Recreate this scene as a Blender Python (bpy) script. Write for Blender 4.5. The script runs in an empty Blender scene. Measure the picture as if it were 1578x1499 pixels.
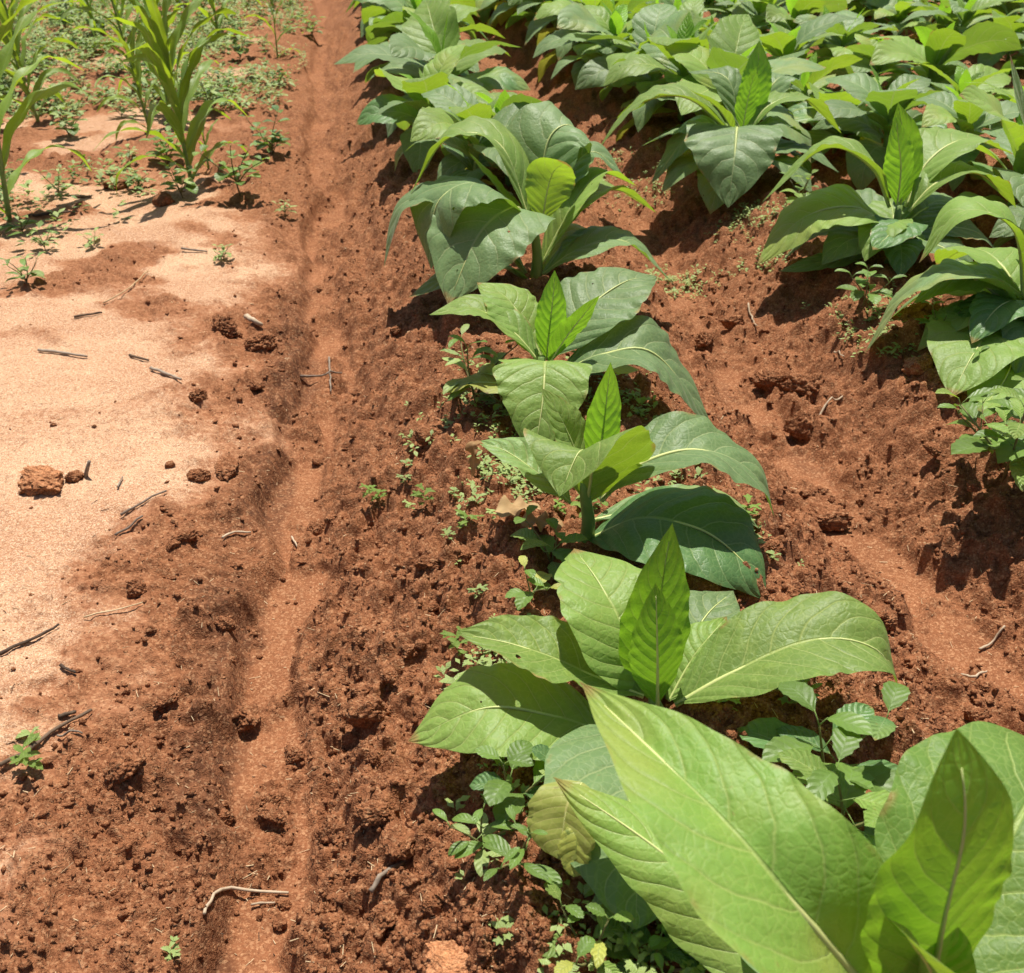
import bpy, bmesh, math, random
import numpy as np
from mathutils import Vector, Matrix, noise as mnoise

# ------------------------------------------------------------------ camera, sky, sun, exposure
scene = bpy.context.scene
COL = scene.collection
CAM_H = 1.35                       # phone held about chest height above the furrow
FPX, PW, PH = 1580.0, 1578.0, 1499.0
PITCH = math.atan(974.5 / FPX)
YAW = math.atan(275.0 / FPX * math.cos(PITCH))

cam_data = bpy.data.cameras.new("camera")
cam = bpy.data.objects.new("camera", cam_data)
COL.objects.link(cam)
cam.location = (0, 0, CAM_H)
cam.rotation_euler = (math.pi / 2 - PITCH, 0, -YAW)
cam_data.sensor_width = 36.0
cam_data.sensor_fit = 'HORIZONTAL'
cam_data.lens = 36.0 * FPX / PW
cam_data.clip_start = 0.02
cam_data.clip_end = 3000
cam_data.dof.use_dof = True
cam_data.dof.focus_distance = 1.95
cam_data.dof.aperture_fstop = 9.0
scene.camera = cam

SUN_EL, SUN_AZ = math.radians(72), math.radians(10)   # azimuth: clockwise from +Y (the row direction)
world = bpy.data.worlds.new("World")
scene.world = world
world.use_nodes = True
wn = world.node_tree.nodes
sky = wn.new("ShaderNodeTexSky")
sky.sky_type = 'NISHITA'
sky.sun_disc = False
sky.sun_elevation = SUN_EL
sky.sun_rotation = SUN_AZ
sky.air_density = 1.0
sky.dust_density = 1.5
bg = wn["Background"]
bg.inputs[1].default_value = 0.062
world.node_tree.links.new(sky.outputs[0], bg.inputs[0])

sun_data = bpy.data.lights.new("sun", 'SUN')
sun_data.energy = 5.0
sun_data.angle = math.radians(0.53)
sun_data.color = (1.0, 0.95, 0.87)
sun = bpy.data.objects.new("sun", sun_data)
COL.objects.link(sun)
sdir = Vector((math.sin(SUN_AZ) * math.cos(SUN_EL), math.cos(SUN_AZ) * math.cos(SUN_EL), math.sin(SUN_EL)))
sun.rotation_euler = sdir.to_track_quat('Z', 'Y').to_euler()
sun.location = sdir * 30

vs = scene.view_settings
vs.view_transform = 'Standard'
vs.look = 'None'
vs.gamma = 1.0
vs.use_curve_mapping = False
vs.exposure = 0.50
scene.cycles.use_denoising = True
scene.cycles.use_adaptive_sampling = True
scene.cycles.adaptive_threshold = 0.03
scene.cycles.max_bounces = 5
scene.cycles.transmission_bounces = 6
scene.cycles.diffuse_bounces = 3

# ------------------------------------------------------------------ geometry of the view (for measuring the place)
CF = np.array([math.sin(YAW) * math.cos(PITCH), math.cos(YAW) * math.cos(PITCH), -math.sin(PITCH)])
CR = np.array([math.cos(YAW), -math.sin(YAW), 0.0])
CU = np.cross(CR, CF)
CC = np.array([0, 0, CAM_H])


def ray(px, py):
    return CF + CR * (px - 789) / FPX - CU * (py - 749.5) / FPX


def at(px, py, Y):
    d = ray(px, py)
    return CC + d * (Y / d[1])


def on_level(px, py, z):
    d = ray(px, py)
    return CC + d * ((z - CAM_H) / d[2])


# ------------------------------------------------------------------ numpy noise
def _h(ix, iy, seed):
    n = (ix.astype(np.int64) * 374761393 + iy.astype(np.int64) * 668265263 + seed * 1274126177) & 0xFFFFFFFF
    n = ((n ^ (n >> 13)) * 1103515245) & 0xFFFFFFFF
    n = ((n ^ (n >> 16)) * 2246822519) & 0xFFFFFFFF
    return ((n ^ (n >> 15)) & 0xFFFFFF) / float(0x1000000)


def perlin(x, y, seed=0):
    x = np.asarray(x, float); y = np.asarray(y, float)
    ix = np.floor(x); iy = np.floor(y)
    fx = x - ix; fy = y - iy
    ux = fx * fx * fx * (fx * (fx * 6 - 15) + 10)
    uy = fy * fy * fy * (fy * (fy * 6 - 15) + 10)
    r = []
    for dx in (0, 1):
        for dy in (0, 1):
            a = _h(ix + dx, iy + dy, seed) * (2 * math.pi)
            r.append(np.cos(a) * (fx - dx) + np.sin(a) * (fy - dy))
    a = r[0] + (r[2] - r[0]) * ux
    b = r[1] + (r[3] - r[1]) * ux
    return (a + (b - a) * uy) * 1.5


def fbm(x, y, seed, octs=3, gain=0.5):
    s = 0; a = 1
    for o in range(octs):
        s = s + a * perlin(x * 2 ** o + o * 17.3, y * 2 ** o - o * 9.1, seed + o * 7)
        a *= gain
    return s


def domes(x, y, cell, prob, r0, r1, seed):
    """Heights (in units of the cell) of rounded lumps strewn one per cell with probability prob."""
    x = np.asarray(x) / cell; y = np.asarray(y) / cell
    ix = np.floor(x); iy = np.floor(y)
    out = np.zeros_like(x)
    for dx in (-1, 0, 1):
        for dy in (-1, 0, 1):
            cx, cy = ix + dx, iy + dy
            jx = cx + 0.15 + 0.7 * _h(cx, cy, seed)
            jy = cy + 0.15 + 0.7 * _h(cx, cy, seed + 1)
            on = _h(cx, cy, seed + 2) < prob
            rr = r0 + (r1 - r0) * _h(cx, cy, seed + 3) ** 2
            an = _h(cx, cy, seed + 4) * math.pi
            ex, ey = x - jx, y - jy
            ca, sa = np.cos(an), np.sin(an)
            qx = ex * ca + ey * sa; qy = (ey * ca - ex * sa) * 1.45
            d = 1 - (qx * qx + qy * qy) / (rr * rr)
            hgt = np.where(on & (d > 0), rr * .9 * np.maximum(d, 0) ** .85, 0)
            out = np.maximum(out, hgt)
    return out


def sstep(a, b, x):
    t = np.clip((x - a) / (b - a), 0, 1)
    return t * t * (3 - 2 * t)


# ------------------------------------------------------------------ the lie of the land
ROW0, PITCH_ROW = 0.46, 1.17
_fy = [-5, 0.97, 1.21, 1.62, 1.96, 2.34, 2.79, 3.3, 4.36, 5.7, 8.35, 11.9, 40]
_fx = [-.23, -.229, -.243, -.223, -.215, -.195, -.149, -.141, -.16, -.188, -.22, -.25, -.3]
_sb = [(0, 1335), (60, 1235), (150, 1130), (205, 1000), (230, 880), (300, 760), (352, 680), (350, 610), (305, 560),
       (330, 500), (405, 455), (415, 400), (400, 350), (385, 300)]
_sbw = np.array([on_level(px, py, .05)[:2] for px, py in _sb])


def furrow_x(k, y):
    if k == 0:
        return np.interp(y, _fy, _fx) + .022 * np.sin(y * 2.9 + .6) * sstep(2.6, 4, y) + .012 * np.sin(y * 7.1)
    if k == 1:
        return 1.095 + 0.035 * np.sin(y * 1.9 + .4) + .02 * np.sin(y * 4.7)
    return ROW0 + PITCH_ROW * (k - .5) + .03 * np.sin(y * 1.7 + k)


def land(x, y, relief=True):
    """height, sand, silt, rough at ground points (numpy arrays)"""
    x = np.asarray(x, float); y = np.asarray(y, float)
    far = sstep(3.5, 9, y)
    xw = x + .040 * perlin(x * 4, y * 4, 3) + .014 * perlin(x * 14, y * 14, 4) + .003 * perlin(x * 45, y * 45, 14)
    cover = sstep(-.08, .22, fbm(x * 6.5, y * 4.4, 57, 3) - .14 * sstep(2.4, 1.2, y) + .20 * sstep(2.3, 3.6, y))          # loose soil fallen into the furrows
    z = np.zeros_like(x); silt = np.zeros_like(x); rough = np.ones_like(x); sand = np.zeros_like(x)
    x0 = furrow_x(0, y)
    # left of the first furrow: bank, then the flat sandy strip
    dl = x0 - xw
    bank = sstep(.045, .090, dl) * .058 + sstep(.08, .34, dl) * .03
    left = dl > 0
    zl = bank + .02 * fbm(x * 1.3, y * 1.3, 31, 2) * sstep(.2, .6, dl)
    bx = np.interp(y, _sbw[:, 1], _sbw[:, 0], left=-.55, right=-.6) + .05 * sstep(1.7, 2.2, y)
    edge = .15 * fbm(x * 3.1, y * 3.1, 8, 4, .6)
    sd = sstep(-.13, .30, bx - x + edge)
    patch = fbm(x * 1.5 + 3, y * 2.2, 12, 3)
    sd = sd * (1 - .85 * sstep(.05, .45, patch) * sstep(1.9, 3.4, y))
    sd = sd * (1 - .85 * sstep(3.6, 5.4, y) * (1 - .8 * sstep(.05, .4, fbm(x * 1.2 + 9, y * 1.4, 19, 3))))
    sand = np.where(left, sd, 0)
    rl = sstep(.03, .1, dl) * (1 - .90 * sd) * (1 - .55 * sstep(.5, .9, dl)) * (.45 + .4 * sstep(-.1, .4, perlin(x * 2.1, y * 2.1, 58)))
    # ridges and furrows on the tobacco side
    zr = np.zeros_like(x); rr = np.ones_like(x); sr = np.zeros_like(x)
    for k in range(0, 14):
        a = furrow_x(k, y); b = furrow_x(k + 1, y)
        m = (xw >= a) & (xw < b)
        t = (xw - a) / (b - a)
        e = np.minimum(t, 1 - t) * (b - a)
        rise = .19 * sstep(.035, .47, e) + .022 * sstep(.05, .085, e)
        zr = np.where(m, rise, zr)
        rr = np.where(m, sstep(.04, .10, e), rr)
        sr = np.where(m, 1 - sstep(.035, .07, e), sr)
    z = np.where(left, zl, zr)
    rough = np.where(left, rl, rr)
    silt = np.where(left, 1 - sstep(.025, .06, dl), sr)
    silt = silt * (1 - cover)
    rough = np.maximum(rough, cover * (1 - sand) * .8)
    z = z + .012 * cover * (1 - sand)
    if not relief:
        return z, sand, silt, rough
    # surface relief
    wx = x + .014 * perlin(x * 22, y * 22, 21) + .003 * perlin(x * 80, y * 80, 23)
    wy = y + .014 * perlin(x * 22, y * 22, 22) + .003 * perlin(x * 80, y * 80, 24)
    amt = rough
    z = z + amt * (.034 * fbm(x * 5, y * 5, 41, 2) + .014 * fbm(x * 22, y * 22, 42, 2))
    dens = .35 + .65 * sstep(-.35, .35, perlin(x * 3.3, y * 3.3, 51))
    bil = .036 * np.abs(perlin(wx * 10, wy * 10, 401)) + .018 * (1 - sstep(3, 6, y)) * np.abs(perlin(wx * 25, wy * 25, 402)) + .006 * (1 - sstep(1.7, 3.4, y)) * np.abs(perlin(x * 60, y * 60, 403))
    z = z + amt * (bil - .016) * (.5 + .8 * dens)
    z = z + amt * dens * (domes(wx, wy, .17, .45, .18, .50, 61) * .17 * .62)
    z = z + (1 - sstep(3.0, 6.0, y)) * amt * dens * (domes(wx, wy, .055, .38, .20, .55, 65) * .055 * .7)
    z = z - amt * (domes(wx, wy, .13, .08, .15, .42, 69) * .13 * .45)
    near = 1 - sstep(2.2, 4.4, y)
    mid_ = 1 - sstep(3.0, 6.0, y)
    z = z + near * amt * (domes(x + .004 * perlin(x * 90, y * 90, 9), y, .021, .40, .22, .5, 73) * .021 * .6)
    z = z - near * amt * (domes(x, y + .004 * perlin(x * 90, y * 90, 9), .026, .05, .2, .45, 75) * .026 * .5)
    z = z + near * (.22 + .78 * amt) * .0038 * fbm(x * 110, y * 110, 81, 2) * (1 - .5 * silt)
    z = z + near * amt * domes(x, y, .0085, .45, .3, .6, 91) * .0085 * .7
    z = z + (1 - amt) * (.004 * fbm(x * 9, y * 9, 85, 2) + .0015 * perlin(x * 60, y * 60, 86))
    return z, sand, silt, rough


def gz(x, y):
    return float(land(np.array([x]), np.array([y]))[0][0])


def spot(px, py, z0=.08):
    """the ground point seen at a place of the photograph"""
    p = on_level(px, py, z0)
    for _ in range(4):
        p = on_level(px, py, float(land(p[:1], p[1:2], False)[0][0]))
    p = on_level(px, py, gz(p[0], p[1]))
    return p


# ------------------------------------------------------------------ node helper
class NT:
    def __init__(self, name):
        self.m = bpy.data.materials.new(name)
        self.m.use_nodes = True
        self.t = self.m.node_tree
        self.t.nodes.clear()
        self.out = self.n('OutputMaterial')

    def n(self, typ, **kw):
        nd = self.t.nodes.new('ShaderNode' + typ)
        for k, v in kw.items():
            setattr(nd, k, v)
        return nd

    def set(self, sock, v):
        if isinstance(v, bpy.types.NodeSocket):
            self.t.links.new(v, sock)
        elif v is not None:
            if hasattr(sock.default_value, '__len__') and not hasattr(v, '__len__'):
                v = (v,) * len(sock.default_value)
            if hasattr(v, '__len__') and len(v) == 3 and len(sock.default_value) == 4:
                v = (*v, 1)
            sock.default_value = v

    def math(self, op, a, b=None, c=None, clamp=False):
        nd = self.n('Math', operation=op, use_clamp=clamp)
        self.set(nd.inputs[0], a)
        if b is not None: self.set(nd.inputs[1], b)
        if c is not None: self.set(nd.inputs[2], c)
        return nd.outputs[0]

    def ramp(self, v, a, b, o0=0., o1=1.):
        nd = self.n('MapRange', interpolation_type='SMOOTHSTEP')
        self.set(nd.inputs[0], v); self.set(nd.inputs[1], a); self.set(nd.inputs[2], b)
        self.set(nd.inputs[3], o0); self.set(nd.inputs[4], o1)
        return nd.outputs[0]

    def mix(self, f, a, b, mode='MIX'):
        nd = self.n('Mix', data_type='RGBA', blend_type=mode)
        self.set(nd.inputs[0], f); self.set(nd.inputs[6], a); self.set(nd.inputs[7], b)
        return nd.outputs[2]

    def noise(self, vec, scale, detail=2, rough=.5, out=0):
        nd = self.n('TexNoise')
        if vec is not None: self.set(nd.inputs['Vector'], vec)
        nd.inputs['Scale'].default_value = scale
        nd.inputs['Detail'].default_value = detail
        nd.inputs['Roughness'].default_value = rough
        return nd.outputs[out]

    def voro(self, vec, scale, feature='F1', out='Distance'):
        nd = self.n('TexVoronoi', feature=feature)
        if vec is not None: self.set(nd.inputs['Vector'], vec)
        nd.inputs['Scale'].default_value = scale
        return nd.outputs[out]

    def bump(self, h, strength, dist, normal=None):
        nd = self.n('Bump')
        nd.inputs['Strength'].default_value = strength
        nd.inputs['Distance'].default_value = dist
        self.set(nd.inputs['Height'], h)
        if normal is not None: self.set(nd.inputs['Normal'], normal)
        return nd.outputs[0]

    def bsdf(self, col, rough=.8, spec=.3, normal=None, **kw):
        p = self.n('BsdfPrincipled')
        self.set(p.inputs['Base Color'], col)
        self.set(p.inputs['Roughness'], rough)
        self.set(p.inputs['Specular IOR Level'], spec)
        if normal is not None: self.set(p.inputs['Normal'], normal)
        for k, v in kw.items(): self.set(p.inputs[k.replace('_', ' ')], v)
        return p.outputs[0]

    def finish(self, sh):
        self.t.links.new(sh, self.out.inputs['Surface'])
        return self.m


M = {}


def soil_like(name, attrs, gain=1.):
    N = NT(name)
    geo = N.n('NewGeometry').outputs['Position']
    if attrs:
        sand = N.n('Attribute', attribute_name='sand').outputs['Fac']
        silt = N.n('Attribute', attribute_name='silt').outputs['Fac']
    n1 = N.noise(geo, 6, 4, .6)
    n2 = N.noise(geo, 55, 4, .65)
    n3 = N.noise(geo, 420, 1, .7)
    red = N.mix(N.ramp(n1, .3, .7), (.170, .063, .027), (.236, .091, .040))
    red = N.mix(N.ramp(n2, .35, .7), red, (.30, .123, .055))
    red = N.mix(N.math('MULTIPLY', N.ramp(n2, .52, .30), .55), red, (.110, .041, .018))
    grain = N.voro(geo, 520, 'F1', 'Color')
    gsep = N.n('SeparateColor'); N.set(gsep.inputs[0], grain)
    g = gsep.outputs[0]
    red = N.mix(N.math('MULTIPLY', N.ramp(g, .70, .98), .40), red, (.46, .23, .11))
    red = N.mix(N.math('MULTIPLY', N.ramp(g, .30, .02), .40), red, (.10, .034, .014))
    col = red
    if attrs:
        siltc = N.mix(N.ramp(n1, .3, .7), (.205, .079, .035), (.270, .109, .049))
        siltc = N.mix(N.math('MULTIPLY', N.ramp(g, .70, .98), .40), siltc, (.56, .30, .15))
        siltc = N.mix(N.math('MULTIPLY', N.ramp(g, .30, .02), .40), siltc, (.17, .06, .025))
        col = N.mix(N.math('MULTIPLY', silt, N.ramp(n2, .2, .6, .45, .95)), col, siltc)
        sc = N.mix(N.ramp(N.noise(geo, 2.6, 4, .62), .36, .66), (.375, .197, .110), (.525, .328, .197))
        sc = N.mix(N.math('MULTIPLY', N.ramp(g, .60, .95), .80), sc, (.72, .52, .345))
        sc = N.mix(N.math('MULTIPLY', N.ramp(g, .36, .02), .80), sc, (.30, .135, .062))
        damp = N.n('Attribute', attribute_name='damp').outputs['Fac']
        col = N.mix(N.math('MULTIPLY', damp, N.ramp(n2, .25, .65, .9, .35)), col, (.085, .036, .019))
        rose = N.mix(N.ramp(n2, .3, .7), (.29, .118, .056), (.40, .19, .096))
        col = N.mix(N.math('MULTIPLY', N.ramp(sand, .0, .35), .8), col, rose)
        sm = N.math('ADD', sand, N.math('MULTIPLY', N.math('SUBTRACT', n2, .5), 1.0))
        sm = N.math('ADD', sm, N.math('MULTIPLY', N.math('SUBTRACT', n3, .5), .7))
        sm = N.math('MULTIPLY', N.ramp(sm, .26, .88), N.ramp(sand, .05, .3))
        col = N.mix(sm, col, sc)
    if gain != 1.:
        col = N.mix(1.0, col, (gain, gain * 1.08, gain * 1.1), 'MULTIPLY')
    g2s = N.n('SeparateColor'); N.set(g2s.inputs[0], N.voro(geo, 230, 'F1', 'Color'))
    col = N.mix(N.math('MULTIPLY', N.ramp(g2s.outputs[0], .72, .98), .30), col, (.62, .36, .19))
    col = N.mix(N.math('MULTIPLY', N.ramp(g2s.outputs[0], .28, .02), .34), col, (.10, .036, .016))
    h = N.math('ADD', N.math('MULTIPLY', n3, .6), N.math('MULTIPLY', n2, 1.5))
    h = N.math('ADD', h, N.math('MULTIPLY', N.noise(geo, 170, 2, .6), 1.0))
    if attrs:
        h = N.math('MULTIPLY', h, N.math('SUBTRACT', 1.0, N.math('MULTIPLY', N.math('MAXIMUM', sand, silt), .5)))
    nrm = N.bump(h, .9, .0045)
    M[name] = N.finish(N.bsdf(col, .93, .12, nrm))


def leaf_mat(name, top, trans, vein, tfac=.36, rough=.46, nveins=9., spec=.42, spots=None, bumpk=1.0, sheen=.0, specks=False):
    N = NT(name)
    uvn = N.n('UVMap'); uvn.uv_map = 'UVMap'
    sep = N.n('SeparateXYZ'); N.set(sep.inputs[0], uvn.outputs[0])
    u = sep.outputs[0]
    vs_ = N.math('SUBTRACT', N.math('MULTIPLY', sep.outputs[1], 2.), 1.)
    v = N.math('ABSOLUTE', vs_)
    side = N.math('GREATER_THAN', vs_, 0)
    obj = N.n('TexCoord').outputs['Object']
    rnd = N.n('ObjectInfo').outputs['Random']
    wob = N.math('MULTIPLY', N.math('SUBTRACT', N.noise(obj, 22, 2), .5), .035)
    u0 = N.math('SUBTRACT', N.math('ADD', u, wob), N.math('MULTIPLY', v, N.math('MULTIPLY_ADD', v, .10, .12)))
    ph = N.math('ADD', N.math('MULTIPLY', u0, nveins), N.math('MULTIPLY', side, .42))
    d = N.math('ABSOLUTE', N.math('SUBTRACT', N.math('FRACT', ph), .5))
    fade = N.ramp(v, 1.0, .55)
    vein2 = N.math('MULTIPLY', N.ramp(d, .050, .012), N.math('MULTIPLY_ADD', fade, .65, .30))
    vein2 = N.math('MULTIPLY', vein2, N.ramp(u0, 0.02, .08))
    mw = N.math('MULTIPLY_ADD', N.math('SUBTRACT', 1., u), .055, .012)
    mid = N.ramp(v, mw, N.math('MULTIPLY', mw, .35))
    net = N.voro(obj, 78, 'DISTANCE_TO_EDGE')
    fine = N.ramp(net, .10, .01)
    veins = N.math('MAXIMUM', mid, N.math('MULTIPLY', vein2, .8))
    big = N.noise(obj, 9, 3, .6)
    f1 = N.math('ADD', N.math('MULTIPLY', rnd, .55), N.math('MULTIPLY', big, .45))
    topc = N.mix(N.ramp(f1, .15, .85), tuple(c * .78 for c in top), tuple(min(1, c * 1.22) for c in top))
    trc = N.mix(N.ramp(f1, .15, .85), tuple(c * .82 for c in trans), tuple(min(1, c * 1.15) for c in trans))
    if spots:
        sp = N.ramp(N.noise(obj, spots[1], 4, .7), spots[2], spots[2] + .12)
        topc = N.mix(sp, topc, spots[0]); trc = N.mix(sp, trc, spots[0])
    if specks:   # soil splash, pale scars and small brown spots
        sk = N.ramp(N.noise(obj, 130, 3, .7), .66, .72)
        sk = N.math('MULTIPLY', sk, N.ramp(N.noise(obj, 14, 2), .42, .62))
        topc = N.mix(N.math('MULTIPLY', sk, .7), topc, (.26, .17, .06))
        pale = N.math('MULTIPLY', N.ramp(N.noise(obj, 26, 4, .7), .52, .75), .45)
        topc = N.mix(pale, topc, tuple(min(1, c * k) for c, k in zip(top, (1.5, 1.28, 1.2))))
        edge = N.math('MULTIPLY', N.ramp(v, .90, 1.0), N.ramp(N.noise(obj, 18, 3), .55, .68))
        tipb = N.math('MULTIPLY', N.ramp(N.math('ADD', u, N.math('MULTIPLY', N.noise(obj, 40, 2), .06)), .965, 1.0), N.math('GREATER_THAN', rnd, .55))
        edge = N.math('MAXIMUM', edge, tipb)
        topc = N.mix(edge, topc, (.36, .25, .08)); trc = N.mix(edge, trc, (.36, .22, .05))
        yel = N.math('MULTIPLY', N.math('GREATER_THAN', rnd, .82), N.ramp(N.noise(obj, 7, 2), .42, .65))
        topc = N.mix(N.math('MULTIPLY', yel, .6), topc, (.36, .40, .09))
    topc = N.mix(N.math('MULTIPLY', N.ramp(d, .16, .04), .22), topc, tuple(c * .55 for c in top))  # crease shade beside the side veins, painted into the colour for relief
    topc = N.mix(N.math('MULTIPLY', fine, .22), topc, vein)
    topc = N.mix(N.math('MULTIPLY', veins, .85), topc, vein)
    trc = N.mix(N.math('MULTIPLY', veins, .45), trc, tuple(c * .75 for c in vein))
    pil = N.math('SQRT', N.math('MULTIPLY', d, 2.))
    h = N.math('ADD', N.math('MULTIPLY', pil, 1.5), N.math('MULTIPLY', N.math('SMOOTH_MIN', net, .16, .12), 1.0))
    h = N.math('ADD', h, N.math('MULTIPLY', N.noise(obj, 85, 3, .6), .9))
    h = N.math('SUBTRACT', h, N.math('MULTIPLY', mid, .8))
    nrm = N.bump(h, .5 * bumpk, .0036)
    rg = N.math('ADD', rough, N.math('MULTIPLY', N.math('SUBTRACT', N.noise(obj, 35, 2), .5), .22))
    p = N.bsdf(topc, rg, spec, nrm, Sheen_Weight=sheen, Sheen_Roughness=.45)
    tr = N.n('BsdfTranslucent'); N.set(tr.inputs[0], trc); N.set(tr.inputs[1], N.bump(h, .25 * bumpk, .0035))
    mx = N.n('MixShader'); mx.inputs[0].default_value = tfac
    N.t.links.new(p, mx.inputs[1]); N.t.links.new(tr.outputs[0], mx.inputs[2])
    sh = mx.outputs[0]
    if specks:   # small insect holes
        hv = N.n('TexVoronoi'); hv.inputs['Scale'].default_value = 34; N.set(hv.inputs['Vector'], obj)
        hs = N.n('SeparateColor'); N.set(hs.inputs[0], hv.outputs['Color'])
        hole = N.math('MULTIPLY', N.math('GREATER_THAN', hs.outputs[0], .965),
                      N.math('LESS_THAN', N.math('ADD', hv.outputs['Distance'], N.math('MULTIPLY', N.noise(obj, 160, 1), .12)), N.math('MULTIPLY_ADD', hs.outputs[1], .16, .08)))
        hole = N.math('MULTIPLY', hole, N.math('GREATER_THAN', v, .12))
        tb = N.n('BsdfTransparent')
        m2 = N.n('MixShader'); N.set(m2.inputs[0], hole)
        N.t.links.new(sh, m2.inputs[1]); N.t.links.new(tb.outputs[0], m2.inputs[2])
        sh = m2.outputs[0]
    M[name] = N.finish(sh)


def plain(name, c0, c1, scale=40, rough=.7, spec=.3, bump=.3, trans=None):
    N = NT(name)
    obj = N.n('TexCoord').outputs['Object']
    rnd = N.n('ObjectInfo').outputs['Random']
    n = N.noise(obj, scale, 4, .65)
    f = N.math('ADD', N.math('MULTIPLY', n, .7), N.math('MULTIPLY', rnd, .3))
    col = N.mix(N.ramp(f, .25, .75), c0, c1)
    p = N.bsdf(col, rough, spec, N.bump(n, bump, .002))
    if trans:
        tr = N.n('BsdfTranslucent'); N.set(tr.inputs[0], trans)
        mx = N.n('MixShader'); mx.inputs[0].default_value = .35
        N.t.links.new(p, mx.inputs[1]); N.t.links.new(tr.outputs[0], mx.inputs[2])
        p = mx.outputs[0]
    M[name] = N.finish(p)


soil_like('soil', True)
soil_like('clod_soil', False)
soil_like('clod_ochre', False, 1.75)
leaf_mat('mature', (.175, .280, .105), (.27, .44, .032), (.40, .49, .21), .34, .50, 8., sheen=.10, spec=.38, specks=True)
leaf_mat('middle', (.225, .355, .075), (.36, .54, .028), (.46, .55, .17), .38, .49, 9., sheen=.05, spec=.36, specks=True)
leaf_mat('young', (.215, .410, .045), (.35, .64, .030), (.44, .57, .12), .42, .42, 10., bumpk=1.1)
leaf_mat('fresh', (.180, .325, .060), (.31, .52, .022), (.42, .54, .15), .38, .50, 9., sheen=.04, spec=.36, specks=True)
leaf_mat('old_yellow', (.38, .42, .09), (.46, .46, .05), (.56, .52, .18), .34, .5, 8., bumpk=.4, spots=((.16, .09, .03), 34, .60))
leaf_mat('dark', (.110, .225, .070), (.20, .36, .030), (.30, .42, .16), .32, .44, 8., specks=True)
leaf_mat('scorched', (.20, .33, .10), (.30, .44, .03), (.46, .50, .20), .34, .5, 8., spots=((.42, .27, .12), 12, .60))
leaf_mat('weed', (.145, .245, .045), (.22, .38, .020), (.20, .31, .09), .33, .46, 6., bumpk=.45)
leaf_mat('weed_pale', (.30, .385, .115), (.32, .44, .08), (.33, .42, .20), .30, .5, 5., bumpk=.6)
leaf_mat('weed_yellow', (.42, .44, .09), (.50, .50, .06), (.20, .26, .05), .30, .5, 6., bumpk=.45, spots=((.15, .2, .04), 60, .55))
leaf_mat('maize', (.165, .290, .050), (.42, .58, .020), (.36, .47, .15), .42, .5, 1., bumpk=.5, spots=((.42, .34, .14), 9, .70))
plain('rib', (.42, .48, .17), (.56, .58, .22), 30, .5, .4, .15)
plain('stem', (.15, .24, .055), (.24, .33, .09), 30, .55, .4, .4)
plain('weed_stem', (.12, .10, .04), (.20, .20, .07), 40, .6, .3, .3)
plain('dry_leaf', (.30, .16, .065), (.62, .43, .22), 22, .85, .15, .8, (.35, .18, .05))
plain('twig_dark', (.055, .036, .026), (.17, .115, .075), 60, .85, .15, .8)
plain('twig_grey', (.16, .12, .09), (.36, .29, .22), 70, .85, .15, .8)
plain('twig_pale', (.28, .20, .125), (.50, .39, .27), 60, .8, .2, .5)
plain('straw', (.40, .27, .14), (.66, .50, .30), 50, .8, .2, .3)


# ------------------------------------------------------------------ mesh and object helpers
def mesh_np(name, verts, faces, mat, uv=None, smooth=True):
    """verts (n,3); faces (m,4) or (m,3)"""
    verts = np.asarray(verts, np.float32); faces = np.asarray(faces, np.int32)
    me = bpy.data.meshes.new(name)
    k = faces.shape[1]
    me.vertices.add(len(verts)); me.vertices.foreach_set('co', verts.ravel())
    me.loops.add(faces.size); me.loops.foreach_set('vertex_index', faces.ravel())
    me.polygons.add(len(faces))
    me.polygons.foreach_set('loop_start', np.arange(0, faces.size, k, dtype=np.int32))
    me.polygons.foreach_set('loop_total', np.full(len(faces), k, np.int32))
    if smooth:
        me.polygons.foreach_set('use_smooth', np.ones(len(faces), bool))
    if uv is not None:
        l = me.uv_layers.new(name='UVMap')
        l.data.foreach_set('uv', np.asarray(uv, np.float32)[faces.ravel()].ravel())
    me.update(calc_edges=True)
    if mat: me.materials.append(M[mat])
    return me


def grid_faces(nu, nv, wrap=False):
    """quads of a grid of nu rows and nv columns of vertices"""
    i = np.arange(nu - 1)[:, None]; j = np.arange(nv if wrap else nv - 1)[None, :]
    j2 = (j + 1) % nv
    a = i * nv + j; b = i * nv + j2; c = (i + 1) * nv + j2; d = (i + 1) * nv + j
    return np.stack([a, b, c, d], -1).reshape(-1, 4)


def link(name, data, parent=None, loc=None):
    o = bpy.data.objects.new(name, data)
    COL.objects.link(o)
    if parent is not None: o.parent = parent
    if loc is not None: o.location = loc
    return o


def tag(o, label=None, cat=None, group=None, kind=None):
    if label: o['label'] = label
    if cat: o['category'] = cat
    if group: o['group'] = group
    if kind: o['kind'] = kind
    return o


def thing(name, loc, label, cat, group=None):
    o = link(name, None, None, loc)
    o.empty_display_size = .05
    return tag(o, label, cat, group)


def copy_tree(o, parent=None):
    c = o.copy()
    COL.objects.link(c)
    if parent is not None: c.parent = parent
    for ch in [q for q in o.children]:
        copy_tree(ch, c)
    return c


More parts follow.
